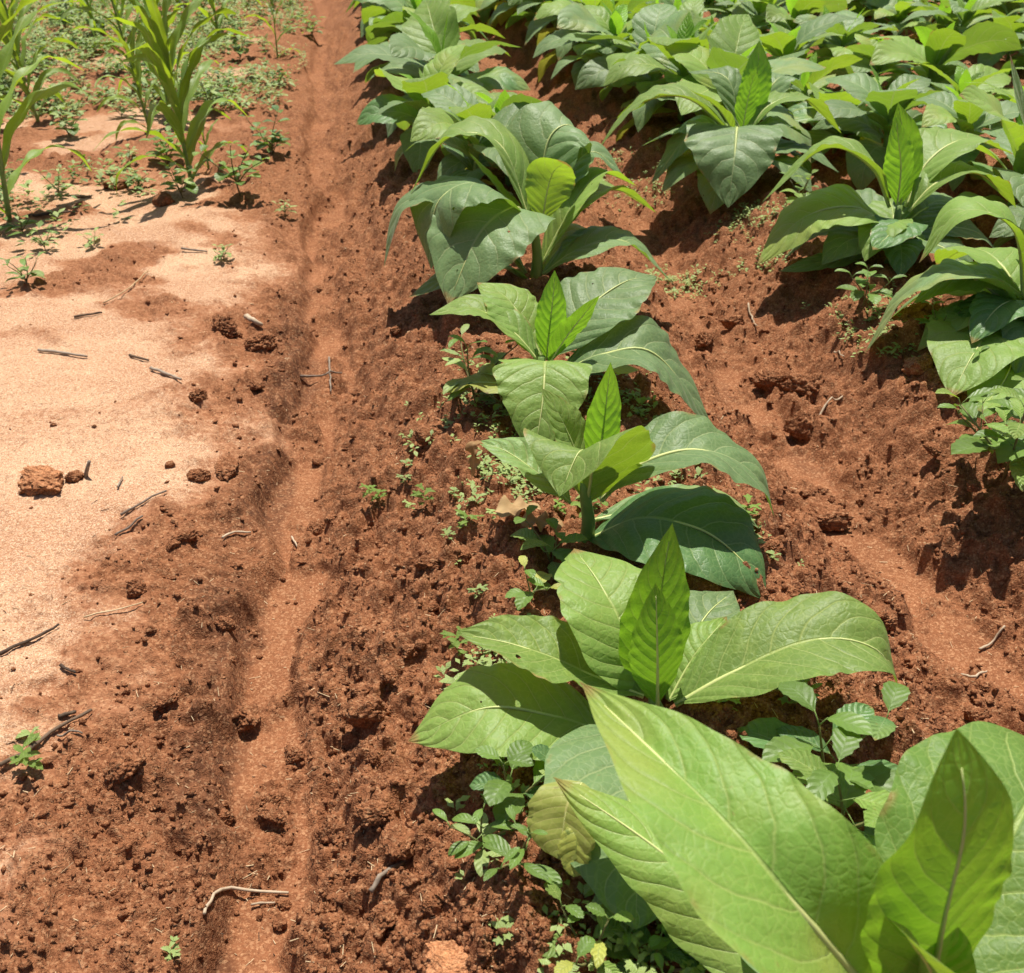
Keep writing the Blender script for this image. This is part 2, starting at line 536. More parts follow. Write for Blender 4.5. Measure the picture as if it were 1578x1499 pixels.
def spline(ctrl, n):
    """points evenly spaced along a Catmull-Rom curve through ctrl"""
    P = np.asarray(ctrl, float)
    if len(P) == 2:
        P = np.array([P[0], (P[0] + P[1]) / 2, P[1]])
    Q = np.vstack([2 * P[0] - P[1], P, 2 * P[-1] - P[-2]])
    pts = []
    for i in range(1, len(Q) - 2):
        t = np.linspace(0, 1, 24, endpoint=False)[:, None]
        a, b, c, d = Q[i - 1], Q[i], Q[i + 1], Q[i + 2]
        pts.append(.5 * ((2 * b) + (c - a) * t + (2 * a - 5 * b + 4 * c - d) * t ** 2 + (3 * b - a - 3 * c + d) * t ** 3))
    pts = np.vstack(pts + [P[-1:]])
    s = np.concatenate([[0], np.cumsum(np.linalg.norm(np.diff(pts, axis=0), axis=1))])
    q = np.linspace(0, s[-1], n)
    return np.stack([np.interp(q, s, pts[:, k]) for k in range(3)], 1), s[-1]


def unit(v):
    return v / (np.linalg.norm(v, axis=-1, keepdims=True) + 1e-12)


def frames(pts, hint, roll=0, twist=0):
    T = unit(np.gradient(pts, axis=0))
    n = np.asarray(hint, float)
    n = unit(n - T[0] * (n @ T[0]))
    Nn = [n]
    for i in range(1, len(pts)):
        n = n - T[i] * (n @ T[i])
        n = unit(n); Nn.append(n)
    Nn = np.array(Nn)
    S = np.cross(T, Nn)
    a = np.radians(roll + twist * np.linspace(0, 1, len(pts)))[:, None]
    N2 = Nn * np.cos(a) + S * np.sin(a)
    return T, N2, np.cross(T, N2)


def blade(ctrl, wr=.5, roll=0., fold=18., curl=.10, wave=.06, waves=2.4, quilt=.014, mat='mature', twist=0., seed=0,
          nu=44, nv=17, a=.95, b=1.05, hint=None, petiole=.07, floor=None, nveins=8., serr=0., name='leaf', side_droop=0.):
    """One leaf blade as a mesh; returns mesh and its midrib points and normals."""
    rs = np.random.RandomState(seed)
    if mat == 'young':
        quilt *= .4
    pts, L = spline(ctrl, nu)
    if hint is None:
        hz = pts[-1] - pts[0]; hz = hz.copy(); hz[2] = 0
        k = np.linalg.norm(hz)
        inw = -hz / k if k > 1e-6 else np.zeros(3)
        hint = np.array([0, 0, 1.]) + .55 * inw
    T, Nn, S = frames(pts, hint, roll, twist)
    u = np.linspace(0, 1, nu)
    sh = (u ** a) * np.maximum(1 - u, 0) ** b
    sh = sh / sh.max()
    sh = np.maximum(sh, petiole * np.sqrt(np.clip(1 - u, 0, 1)) * (1 - sstep(.0, .5, u)))
    sh[-1] = .004
    W = .5 * wr * L * sh
    v = np.linspace(-1, 1, nv)
    U, V = np.meshgrid(u, v, indexing='ij')
    av = np.abs(V)
    Wm = W[:, None]
    asym = 1 + .10 * rs.uniform(-1, 1) * np.sign(V) * (1 - np.abs(2 * U - 1))
    rag = 1 + .03 * np.sin(U * 31 + rs.uniform(0, 6) + 2 * np.sign(V)) * av
    if mat in ('mature', 'middle', 'dark', 'scorched'):       # torn notches
        for _ in range(rs.randint(0, 3)):
            u1, sgn = rs.uniform(.25, .9), rs.choice([-1, 1])
            rag = rag - rs.uniform(.05, .17) * np.exp(-((U - u1) / rs.uniform(.012, .035)) ** 2) * (V * sgn > 0) * av ** 3
    if serr:
        rag = rag * (1 + serr * (((U * 16) % 1.0) - .5) * av ** 4)
    f = np.radians(fold * (1 - .45 * U) + side_droop * np.sign(V))
    lift = np.sqrt(V * V + .012) - .11
    lat = V * Wm * np.cos(f) * asym * rag
    up = lift * Wm * np.sin(f)
    up = up - curl * Wm * av ** 2.2 * (.4 + .6 * U)
    ph = np.where(V > 0, rs.uniform(0, 6.28), rs.uniform(0, 6.28))
    env = np.sin(np.pi * np.clip(U, 0, 1)) ** .6
    up = up + wave * Wm * av ** 1.7 * np.sin(U * waves * 6.283 + ph) * env
    up = up + .035 * Wm * np.sin(U * 9 + V * 3 + rs.uniform(0, 6)) * env
    up = up + .03 * Wm * av ** 3 * np.sin(U * (34 + 8 * rs.rand()) + 2.1 * np.sign(V) + rs.uniform(0, 6) + 3 * np.sin(U * 11)) * env
    if quilt:
        q = (U - av * (.12 + .10 * av)) * nveins + np.where(V > 0, .42, 0)
        dd = np.abs((q % 1.0) - .5) * 2
        up = up + quilt * L * np.sqrt(dd) * env * np.clip(av * 3, 0, 1) * (1.15 - av)
    X = pts[:, None, :] + S[:, None, :] * lat[..., None] + Nn[:, None, :] * up[..., None]
    X = X.reshape(-1, 3)
    if floor is not None:
        g = floor(X[:, 0], X[:, 1])
        X[:, 2] = np.maximum(X[:, 2], g + .004)
    uv = np.stack([U, (V + 1) / 2], -1).reshape(-1, 2)
    return mesh_np(name, X, grid_faces(nu, nv), mat, uv), pts, Nn, L


def tube_np(pts, rad, sides=7, closed_tip=True):
    pts = np.asarray(pts, float)
    T = unit(np.gradient(pts, axis=0))
    h = np.array([0.31, 0.2, .93]) if abs(T[0][2]) < .9 else np.array([1., .1, 0])
    _, Nn, S = frames(pts, h)
    a = np.linspace(0, 2 * math.pi, sides, endpoint=False)
    R = np.asarray(rad)[:, None, None]
    X = pts[:, None, :] + R * (Nn[:, None, :] * np.cos(a)[None, :, None] + S[:, None, :] * np.sin(a)[None, :, None])
    V = X.reshape(-1, 3)
    F = grid_faces(len(pts), sides, wrap=True)
    # end caps as quads folding on a centre point
    n = len(V)
    V = np.vstack([V, pts[0], pts[-1]])
    caps = []
    for j in range(sides):
        caps.append([n, (j + 1) % sides, j, j])
        o = (len(pts) - 1) * sides
        caps.append([n + 1, o + j, o + (j + 1) % sides, o + (j + 1) % sides])
    return V, F, caps


def tube_mesh(name, pts, rad, mat, sides=7):
    V, F, caps = tube_np(pts, rad, sides)
    me = bpy.data.meshes.new(name)
    fl = [tuple(int(q) for q in f) for f in F] + [tuple(int(q) for q in c[:3]) for c in caps]
    me.from_pydata(V.tolist(), [], fl)
    me.polygons.foreach_set('use_smooth', np.ones(len(fl), bool))
    me.materials.append(M[mat])
    return me


def land_z(x, y):
    return land(x, y, False)[0]


# ------------------------------------------------------------------ the ground: one sheet to the horizon, finer where it is near
def build_ground():
    ys = [-3., -2.2, -1.5, -.9, -.5, -.2, 0., .12, .22, .3]
    y = .3
    while y < 15:
        y += 1.32 * (y * y + 1.82) / 1384.0
        ys.append(y)
    while y < 900:
        y *= 1.16
        ys.append(y)
    ys = np.array(ys)
    nc = 690
    s = np.linspace(-1, 1, nc)
    ext = 1 + np.cumsum(.02 * 1.42 ** np.arange(16))
    s = np.concatenate([-ext[::-1], s, ext])
    depth = np.maximum(ys * .85, 0) + .75
    X = (ys * math.tan(YAW))[:, None] + s[None, :] * (depth * .70)[:, None]
    Y = np.repeat(ys[:, None], len(s), 1)
    z, sand, silt, rough = land(X.ravel(), Y.ravel())
    Xf, Yf = X.ravel(), Y.ravel()
    V = np.stack([Xf, Yf, z], 1)
    me = mesh_np('ground', V, grid_faces(len(ys), len(s))[:, ::-1], 'soil')
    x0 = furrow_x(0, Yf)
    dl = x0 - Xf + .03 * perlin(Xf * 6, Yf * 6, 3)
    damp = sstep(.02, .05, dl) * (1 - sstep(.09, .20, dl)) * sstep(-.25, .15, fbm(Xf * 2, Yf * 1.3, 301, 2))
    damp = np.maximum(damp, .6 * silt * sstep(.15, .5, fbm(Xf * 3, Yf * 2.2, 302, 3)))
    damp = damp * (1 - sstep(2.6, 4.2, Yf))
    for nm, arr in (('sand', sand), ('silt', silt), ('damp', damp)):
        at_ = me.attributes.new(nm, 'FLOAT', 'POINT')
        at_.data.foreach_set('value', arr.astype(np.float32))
    o = link('ground', me)
    tag(o, 'ridged red-brown soil with a pale sandy strip beside the furrow', 'ground', kind='structure')
    return o


build_ground()


# ------------------------------------------------------------------ tobacco plants drawn leaf by leaf
def add_leaf(root, origin, ctrl, rib=True, ribscale=1., **kw):
    """ctrl in world metres; the mesh is stored relative to the plant's base"""
    me, pts, Nn, L = blade(ctrl, floor=land_z, **kw)
    o3 = np.asarray(origin)
    co = np.empty(len(me.vertices) * 3, np.float32); me.vertices.foreach_get('co', co)
    co = co.reshape(-1, 3) - o3.astype(np.float32)
    me.vertices.foreach_set('co', co.ravel()); me.update()
    lf = link('leaf', me, root)
    if rib:
        k = max(3, int(len(pts) * .93))
        r = np.linspace(.0042, .0006, k) * (L / .34) ** .7 * ribscale
        q = pts[:k] - Nn[:k] * r[:, None] * .55
        q[:, 2] = np.maximum(q[:, 2], land_z(q[:, 0], q[:, 1]) + .003)
        link('midrib', tube_mesh('midrib', q[::2] - o3, r[::2], 'rib', 6), lf)
    return lf


def hero(jx, jy, Y, label, leaves, stem_r=.011, group='tobacco plants in the first row', top=.02, extra=()):
    j = at(jx, jy, Y)
    g = gz(j[0], j[1])
    base = np.array([j[0], j[1], g - .02])
    root = thing('tobacco_plant', base, label, 'tobacco plant', group)
    H = j[2] - base[2] + top
    n = 9
    t = np.linspace(0, 1, n)
    sp = np.stack([.006 * np.sin(t * 5), .004 * np.cos(t * 4), t * H], 1)
    link('stem', tube_mesh('stem', sp, stem_r * (1.15 - .5 * t), 'stem', 9), root)
    for i, lf in enumerate(leaves):
        pxs = lf['c']
        kw = {k: v for k, v in lf.items() if k != 'c'}
        ctrl = [at(px, py, Y + dy) for px, py, dy in pxs]
        kw.setdefault('seed', int(jx) + i * 13)
        kw.setdefault('nu', 60); kw.setdefault('nv', 23)
        add_leaf(root, base, ctrl, **kw)
    for i, (deg, L, z0, mt) in enumerate(extra):      # lower leaves all round: compass degrees from +X, length, height on the stem
        rs = np.random.RandomState(int(jx) + 500 + i)
        az = math.radians(deg); p = base + np.array([0, 0, .02 + z0]); pts = [p]
        e0 = math.radians(rs.uniform(28, 50)); bend = math.radians(rs.uniform(75, 115))
        for k in range(6):
            e = e0 - bend * ((k + .5) / 6) ** 1.2
            p = p + L / 6 * np.array([math.cos(e) * math.cos(az), math.cos(e) * math.sin(az), math.sin(e)])
            pts.append(p)
        add_leaf(root, base, pts[::2], wr=rs.uniform(.42, .55), mat=mt, fold=rs.uniform(6, 16), roll=rs.uniform(-12, 12), wave=.06,
                 seed=int(jx) + i, nu=40, nv=17, hint=(-.5 * math.cos(az), -.5 * math.sin(az), 1))
    return root


def D(c, wr=.5, mat='mature', **k):
    return dict(c=c, wr=wr, mat=mat, **k)


HERO = []
HERO.append(hero(1400, 1600, .50, 'tobacco plant with a large folded leaf hanging over its neighbour', [
    D([(1390, 1585, 0), (1240, 1410, .03), (1090, 1240, .12), (893, 1050, .30)], .35, 'fresh', fold=34, roll=-18, wave=.07, curl=.04, b=1.2, a=.85),
    D([(1340, 1600, .06), (1185, 1475, .16), (1035, 1325, .26), (853, 1197, .36)], .27, 'middle', fold=-20, roll=-12, wave=.05, curl=.3, quilt=.0015),
    D([(1420, 1600, 0), (1452, 1420, -.01), (1486, 1270, .0), (1474, 1122, .03)], .33, 'young', fold=14, wave=.03, b=1.0, a=1.25, hint=(-.1, 1, .2)),
    D([(1430, 1590, .02), (1500, 1420, .10), (1590, 1230, .20), (1680, 1180, .28)], .55, 'fresh', fold=10, roll=10),
    D([(1390, 1590, .02), (1315, 1430, .16), (1395, 1330, .28), (1500, 1260, .36)], .62, 'mature', fold=10, roll=0),
    D([(1420, 1590, -.02), (1440, 1510, -.03), (1395, 1440, -.05)], .6, 'middle', fold=24),
    D([(1420, 1585, .0), (1440, 1480, .0), (1447, 1400, .0)], .4, 'young', fold=24, hint=(0, -1, .2)),
]))
HERO.append(hero(1012, 1085, 1.10, 'tobacco plant with bright upright centre leaf and leaf hanging onto weeds', [
    D([(1010, 1085, .03), (1008, 1010, .03), (1020, 900, .03), (1036, 806, .05)], .345, 'young', fold=10, wave=.02, quilt=.014, hint=(0, -1, .2), twist=14),
    D([(1013, 1085, -.02), (1013, 1020, -.03), (1012, 960, -.025), (1010, 898, -.01)], .36, 'young', fold=14, wave=.02, hint=(0, 1, .2)),
    D([(1000, 1070, .02), (965, 980, .05), (925, 900, .12), (885, 845, .22)], .62, 'middle', fold=14, roll=-6),
    D([(992, 1072, 0), (900, 1035, .03), (800, 995, .06), (703, 975, .08)], .46, 'middle', fold=26, roll=-4, curl=.0),
    D([(945, 1135, -.03), (860, 1105, -.01), (750, 1090, .0), (629, 1142, .0)], .50, 'middle', fold=8, roll=-16, wave=.05),
    D([(1040, 1085, 0), (1130, 1035, .0), (1260, 985, .0), (1350, 1000, -.02), (1386, 1062, -.03)], .44, 'middle', fold=26, roll=6, wave=.10),
    D([(1030, 1080, .03), (1070, 1010, .07), (1120, 950, .12)], .55, 'middle', fold=14),
    D([(1030, 1080, .05), (1080, 960, .15), (1130, 910, .22)], .6, 'mature', fold=10),
    D([(985, 1110, -.02), (960, 1165, -.13), (980, 1290, -.26), (980, 1432, -.36)], .58, 'mature', fold=10, wave=.02, curl=.12, b=.8),
], .013))
HERO.append(hero(905, 755, 1.60, 'tobacco plant with a withered brown leaf tip and thick bare stem', [
    D([(915, 740, .02), (925, 690, .02), (933, 630, .02), (941, 558, .02)], .28, 'young', fold=26, roll=14, wave=.03, hint=(-.6, -.8, .2), twist=30),
    D([(898, 740, .02), (885, 690, .04), (862, 640, .05), (835, 598, .07)], .50, 'middle', fold=16, wave=.03),
    D([(905, 775, .0), (912, 715, -.04), (893, 695, -.09), (862, 765, -.15)], .85, 'middle', fold=30, wave=.03, curl=.0),
    D([(925, 770, .0), (985, 715, -.01), (1075, 692, -.02), (1160, 730, -.04), (1194, 798, -.06)], .46, 'mature', fold=22, roll=4, wave=.08),
    D([(880, 775, .0), (830, 730, .03), (780, 695, .07), (735, 680, .10)], .44, 'scorched', fold=28, roll=-10, wave=.12),
    D([(905, 830, .0), (985, 800, -.05), (1080, 815, -.12), (1150, 870, -.18), (1182, 925, -.21)], .60, 'dark', fold=8, roll=6, wave=.02, curl=.16),
    D([(915, 800, .03), (1010, 780, .04), (1110, 772, .03), (1182, 822, .0)], .30, 'mature', fold=14),
], .014))
HERO.append(hero(838, 560, 2.17, 'tobacco plant with yellow-ribbed front leaf hanging straight down', [
    D([(843, 555, .03), (846, 510, .03), (852, 460, .03), (855, 416, .04)], .33, 'young', twist=-26, fold=12, wave=.02, hint=(0, -1, .2)),
    D([(846, 560, -.01), (868, 525, -.02), (895, 490, -.02), (924, 455, -.02)], .38, 'young', fold=18, hint=(-.4, 1, .3)),
    D([(832, 558, 0), (790, 510, .03), (730, 475, .07), (661, 485, .08)], .42, 'middle', fold=24, roll=-4),
    D([(836, 552, .03), (805, 490, .08), (775, 455, .13), (735, 435, .18)], .66, 'middle', fold=10),
    D([(850, 550, .03), (900, 480, .09), (960, 435, .15), (1012, 425, .2)], .60, 'mature', fold=10, roll=6),
    D([(860, 575, .0), (930, 545, -.03), (1010, 545, -.05), (1097, 655, -.09)], .50, 'mature', fold=14, roll=8),
    D([(840, 575, .0), (840, 560, -.09), (836, 620, -.18), (822, 708, -.25)], .62, 'middle', fold=8, wave=.03, a=.7),
    D([(825, 600, .0), (770, 590, -.03), (720, 590, -.01), (680, 606, .0)], .45, 'old_yellow', fold=20, wave=.22, quilt=.004),
    D([(860, 590, .0), (910, 560, -.02), (985, 570, .0)], .5, 'old_yellow', fold=14, quilt=.004),
], .014))
HERO.append(hero(826, 345, 3.02, 'large tobacco plant with two broad leaves drooping over the furrow side', [
    D([(822, 350, 0), (792, 318, -.10), (735, 368, -.22), (690, 470, -.32)], .62, 'mature', fold=8, roll=-8, wave=.03, curl=.14),
    D([(815, 360, 0), (745, 288, -.03), (675, 310, -.08), (664, 415, -.13)], .62, 'mature', fold=6, wave=.03, curl=.14),
    D([(815, 335, .02), (770, 222, .1), (690, 212, .16), (632, 300, .16)], .40, 'middle', fold=18, roll=4),
    D([(835, 345, 0), (842, 300, .0), (852, 265, .0), (872, 250, -.04)], .72, 'middle', fold=10, wave=.03, b=.6, hint=(-.1, 1, .2)),
    D([(822, 330, .06), (800, 262, .1), (768, 206, .15)], .36, 'young', fold=20),
    D([(835, 405, 0), (880, 320, .02), (925, 268, .08), (985, 288, .1)], .36, 'middle', fold=22),
    D([(840, 390, .02), (890, 315, .07), (950, 292, .15), (1012, 328, .18)], .34, 'middle', fold=22),
    D([(832, 425, 0), (890, 385, -.03), (965, 372, -.02), (1042, 442, -.03)], .38, 'mature', fold=16, roll=6),
    D([(815, 430, 0), (745, 405, -.08), (630, 458, -.12)], .36, 'mature', fold=16),
    D([(812, 420, .02), (720, 318, .05), (625, 318, .07), (591, 412, .04)], .42, 'mature', fold=16),
    D([(815, 340, .02), (775, 298, .03), (720, 232, .06)], .34, 'middle', fold=20),
    D([(828, 330, .1), (845, 215, .16), (885, 196, .2), (895, 270, .24)], .55, 'mature', fold=10),
    D([(842, 340, .1), (905, 235, .15), (965, 275, .12)], .5, 'mature', fold=12),
    D([(838, 425, .05), (872, 358, .08), (935, 365, .1)], .5, 'middle', fold=12),
], .017))
HERO.append(hero(1386, 325, 3.02, 'tobacco plant with glowing upright leaf above broad drooping side leaves', [
    D([(1372, 350, 0), (1315, 318, -.01), (1240, 335, .02), (1166, 408, .02)], .52, 'middle', fold=10, roll=-10, curl=.14),
    D([(1372, 318, 0), (1342, 255, .03), (1270, 228, .1), (1174, 312, .12)], .38, 'middle', fold=18),
    D([(1382, 315, -.01), (1388, 260, -.01), (1384, 215, -.01), (1380, 178, .0)], .38, 'young', twist=18, fold=12, hint=(0, 1, .2)),
    D([(1388, 315, .06), (1396, 240, .07), (1384, 158, .08)], .36, 'young', fold=14, hint=(0, -1, .2)),
    D([(1396, 318, .05), (1430, 248, .10), (1490, 214, .15), (1562, 238, .18)], .44, 'middle', fold=20),
    D([(1400, 325, 0), (1445, 280, .0), (1510, 268, .02), (1566, 320, .02)], .42, 'middle', fold=20),
    D([(1388, 345, 0), (1388, 345, -.12), (1345, 385, -.22)], .5, 'dark', fold=8),
    D([(1396, 350, 0), (1440, 368, -.06), (1475, 412, -.08)], .6, 'middle', fold=8),
    D([(1372, 375, 0), (1300, 395, .0), (1200, 418, .05)], .34, 'mature', fold=12),
    D([(1396, 340, .08), (1450, 310, .12), (1530, 330, .18)], .5, 'mature', fold=10),
], .016, 'tobacco plants in the second row', extra=[(200, .34, .05, 'mature'), (250, .30, .05, 'dark'), (300, .36, .06, 'mature'), (345, .40, .07, 'mature'),
    (30, .42, .10, 'mature'), (75, .42, .12, 'middle'), (120, .42, .10, 'mature'), (160, .40, .08, 'mature'), (225, .30, .14, 'middle')]))
HERO.append(hero(1580, 470, 2.36, 'tobacco plant with a long leaf arching down to the bare red soil', [
    D([(1580, 470, 0), (1562, 352, .02), (1480, 328, .06), (1416, 405, .08)], .44, 'middle', fold=18),
    D([(1572, 480, 0), (1480, 418, .0), (1400, 452, .04), (1330, 548, .05)], .36, 'mature', fold=14, roll=8),
    D([(1575, 500, 0), (1530, 510, -.1), (1500, 545, -.2), (1465, 612, -.29)], .56, 'middle', fold=14),
    D([(1592, 430, 0), (1588, 250, 0), (1556, 82, .06)], .30, 'mature', fold=16, roll=30, hint=(.3, -1, .2)),
    D([(1590, 500, 0), (1572, 530, -.14), (1545, 590, -.27), (1500, 645, -.36)], .46, 'middle', fold=12, roll=6),
    D([(1590, 480, 0), (1680, 420, -.05), (1760, 500, -.1)], .45, 'mature', fold=14),
    D([(1570, 490, 0), (1520, 470, -.02), (1460, 500, -.04)], .5, 'dark', fold=12),
    D([(1590, 450, .05), (1640, 340, .1), (1720, 380, .15)], .45, 'mature', fold=14),
], .016, 'tobacco plants in the second row', extra=[(190, .36, .05, 'mature'), (215, .34, .08, 'dark'), (240, .36, .05, 'mature'), (270, .34, .06, 'mature'), (310, .36, .06, 'mature'),
    (140, .40, .08, 'mature'), (100, .42, .10, 'middle'), (60, .4, .08, 'mature'), (165, .34, .12, 'middle')]))
HERO.append(hero(1142, 205, 4.02, 'tobacco plant with a heart-shaped dark leaf hanging in front', [
    D([(1138, 215, 0), (1136, 196, -.12), (1132, 240, -.26), (1122, 320, -.36)], .70, 'mature', fold=8, curl=.12, a=.7),
    D([(1132, 205, -.02), (1105, 165, -.06), (1062, 138, -.08)], .32, 'middle', fold=24),
    D([(1144, 200, 0), (1152, 155, 0), (1164, 105, 0)], .42, 'young', fold=14, hint=(0, 1, .2)),
    D([(1150, 200, .06), (1166, 120, .07), (1170, 62, .10)], .40, 'young', fold=14, hint=(0, -1, .2)),
    D([(1152, 205, 0), (1185, 162, .03), (1240, 152, .06), (1297, 206, .06)], .40, 'middle', fold=18),
    D([(1130, 208, 0), (1060, 150, .05), (985, 160, .1), (920, 232, .12)], .36, 'middle', fold=18),
    D([(1148, 222, 0), (1195, 188, -.03), (1255, 218, -.02)], .46, 'mature', fold=12),
    D([(1130, 225, 0), (1080, 190, .0), (1002, 284, .0)], .45, 'mature', fold=12),
    D([(1140, 200, .1), (1120, 120, .2), (1060, 110, .35)], .45, 'mature', fold=12),
    D([(1150, 200, .1), (1200, 120, .2), (1240, 140, .25)], .45, 'mature', fold=12),
], .016, 'tobacco plants in the second row', extra=[(200, .42, .06, 'mature'), (235, .40, .08, 'mature'), (300, .42, .06, 'mature'), (335, .44, .08, 'mature'),
    (10, .44, .10, 'mature'), (60, .46, .12, 'middle'), (110, .46, .12, 'mature'), (150, .44, .10, 'mature'), (260, .32, .12, 'middle')]))


# ------------------------------------------------------------------ tobacco plants of the field (a few kinds, copied)
def field_plant(seed, big=1.0):
    rs = np.random.RandomState(seed)
    root = thing('tobacco_plant', (0, 0, 0), 'leafy tobacco plant', 'tobacco plant')
    n = rs.randint(13, 17)
    H = .30 * big
    t = np.linspace(0, 1, 7)
    link('stem', tube_mesh('stem', np.stack([t * 0, t * 0, t * (H + .04) - .03], 1), .016 * (1.1 - .5 * t), 'stem', 8), root)
    ph0 = rs.uniform(0, 6.28)
    for i in range(n):
        r = i / (n - 1)
        az = ph0 + i * 2.39996 + rs.uniform(-.25, .25)
        z0 = .05 + (H - .05) * r ** .8
        if r < .86:
            L = big * (.36 + .16 * math.sin(math.pi * (.1 + .8 * r))) * rs.uniform(.85, 1.1)
            e0 = math.radians(22 + 45 * r + rs.uniform(-8, 8))
            bend = math.radians(105 - 45 * r + rs.uniform(-18, 18))
            mat = ('old_yellow' if r < .12 and rs.rand() < .3 else 'dark' if rs.rand() < .2 else 'mature') if r < .45 else ('middle' if rs.rand() < .4 else 'mature')
            wr = rs.uniform(.44, .58); fold = rs.uniform(6, 20)
        else:
            L = big * rs.uniform(.20, .30)
            e0 = math.radians(72 + rs.uniform(-6, 12)); bend = math.radians(rs.uniform(0, 60))
            mat = 'young' if rs.rand() < .7 else 'middle'; wr = rs.uniform(.28, .42); fold = rs.uniform(10, 24)
        m = 8
        p = np.array([0, 0, z0]); pts = [p.copy()]
        for k in range(m):
            q = (k + .5) / m
            e = e0 - bend * q ** 1.25
            aa = az + .25 * rs.uniform(-1, 1) * q
            p = p + L / m * np.array([math.cos(e) * math.cos(aa), math.cos(e) * math.sin(aa), math.sin(e)])
            pts.append(p.copy())
        pts = np.array(pts)[[0, 2, 4, 6, 8]]
        me, _, _, _ = blade(pts, wr, roll=rs.uniform(-18, 18), twist=rs.uniform(-35, 35), fold=fold, curl=rs.uniform(.04, .18), wave=rs.uniform(.03, .09),
                            mat=mat, seed=seed * 50 + i, nu=26, nv=11, quilt=.008,
                            hint=np.array([-.55 * math.cos(az), -.55 * math.sin(az), 1]))
        link('leaf', me, root)
    return root


rs0 = np.random.RandomState(5)
KINDS = [field_plant(100 + k) for k in range(9)]
used = [False] * len(KINDS)


def place_plant(k, x, y, scale, rz, label, group):
    if not used[k]:
        r = KINDS[k]; used[k] = True
    else:
        r = copy_tree(KINDS[k])
    r.location = (x, y, gz(x, y) - .01)
    r.rotation_euler = (rs0.uniform(-.09, .09), rs0.uniform(-.09, .09), rz)
    r.scale = (scale, scale, scale * rs0.uniform(.85, 1.15))
    tag(r, label, 'tobacco plant', group)
    return r


# first row beyond the plants drawn above
for i, (x, y, s, k, lab) in enumerate([
        (.44, 3.95, .72, 0, 'small pale tobacco plant tucked behind the large drooping one'),
        (.60, 4.15, .75, 1, 'small tobacco plant with pointed young leaves beside the second furrow'),
        (.33, 4.62, .70, 3, 'small tobacco plant leaning over the furrow before the bushy one'),
        (.47, 5.35, 1.08, 2, 'big bushy tobacco plant standing alone at the furrow bend')]):
    place_plant(k, x, y, s, rs0.uniform(0, 6.28), lab, 'tobacco plants in the first row')
y = 6.15
i = 0
while y < 13:
    place_plant(i % 9, ROW0 + rs0.uniform(-.06, .06), y, rs0.uniform(.95, 1.1), rs0.uniform(0, 6.28),
                'tobacco plant far along the first row beside the bare strip', 'tobacco plants far along the first row')
    y += rs0.uniform(.5, .65); i += 1
# second row beyond, then the rows behind it
for row in range(1, 12):
    x0 = ROW0 + PITCH_ROW + .86 * (row - 1)
    y = 4.70 if row == 1 else max(3.2, (x0 - 1.0) / .62 + rs0.uniform(-.3, .3))
    while y < 12.6 + row * .2:
        hw = .56 * (y * .85 + .7)
        x = x0 - .04 * (y - 4) + rs0.uniform(-.08, .08)
        if x < y * math.tan(YAW) + hw + .5:
            lab = ('tobacco plant further along the second row' if row == 1 else
                   'tobacco plant in the third row from the bare strip' if row == 2 else
                   'tobacco plant in the dense rows of the field beyond the third')
            grp = ('tobacco plants along the second row' if row == 1 else 'tobacco plants in the third row' if row == 2 else 'tobacco plants deep in the field')
            place_plant(int(rs0.randint(0, 9)), x, y, rs0.uniform(.9, 1.08) if row == 1 else rs0.uniform(.66, .98), rs0.uniform(0, 6.28), lab, grp)
        y += rs0.uniform(.40, .54)


# ------------------------------------------------------------------ weeds, maize
def rotz(a):
    c, s_ = math.cos(a), math.sin(a)
    return np.array([[c, -s_, 0], [s_, c, 0], [0, 0, 1.]])


def small_leaf_arrays(base, az, el, L, wr, bend, rs, nu=7, nv=5, fold=14, a=.9, b=.8, serr=0):
    """vertices, faces, uv of a small leaf starting at base"""
    u = np.linspace(0, 1, nu); v = np.linspace(-1, 1, nv)
    e = el - bend * u
    dr = np.cos(e); dz = np.sin(e)
    r = np.concatenate([[0], np.cumsum((dr[1:] + dr[:-1]) / 2)]) * L / (nu - 1)
    z = np.concatenate([[0], np.cumsum((dz[1:] + dz[:-1]) / 2)]) * L / (nu - 1)
    sh = u ** a * (1 - u) ** b; sh = sh / sh.max(); sh = np.maximum(sh, .07); sh[-1] = .02
    W = .5 * wr * L * sh
    U, V = np.meshgrid(u, v, indexing='ij')
    lat = V * W[:, None]
    if serr:
        lat = lat * (1 + serr * np.where(np.arange(nu) % 2 == 0, 1, -1)[:, None] * (np.abs(V) > .9))
    up = np.abs(V) * W[:, None] * math.sin(math.radians(fold)) + .05 * L * np.sin(U * 7 + rs.uniform(0, 6)) * np.abs(V) * .4
    P = np.stack([r[:, None] - np.sin(e)[:, None] * up, lat, z[:, None] + np.cos(e)[:, None] * up], -1).reshape(-1, 3)
    P = P @ rotz(az).T + np.asarray(base)
    return P, grid_faces(nu, nv), np.stack([U, (V + 1) / 2], -1).reshape(-1, 2)


def join_arrays(parts):
    V, F, UV = [], [], []
    o = 0
    for p, f, uv in parts:
        V.append(p); F.append(f + o); UV.append(uv); o += len(p)
    return np.vstack(V), np.vstack(F), np.vstack(UV)


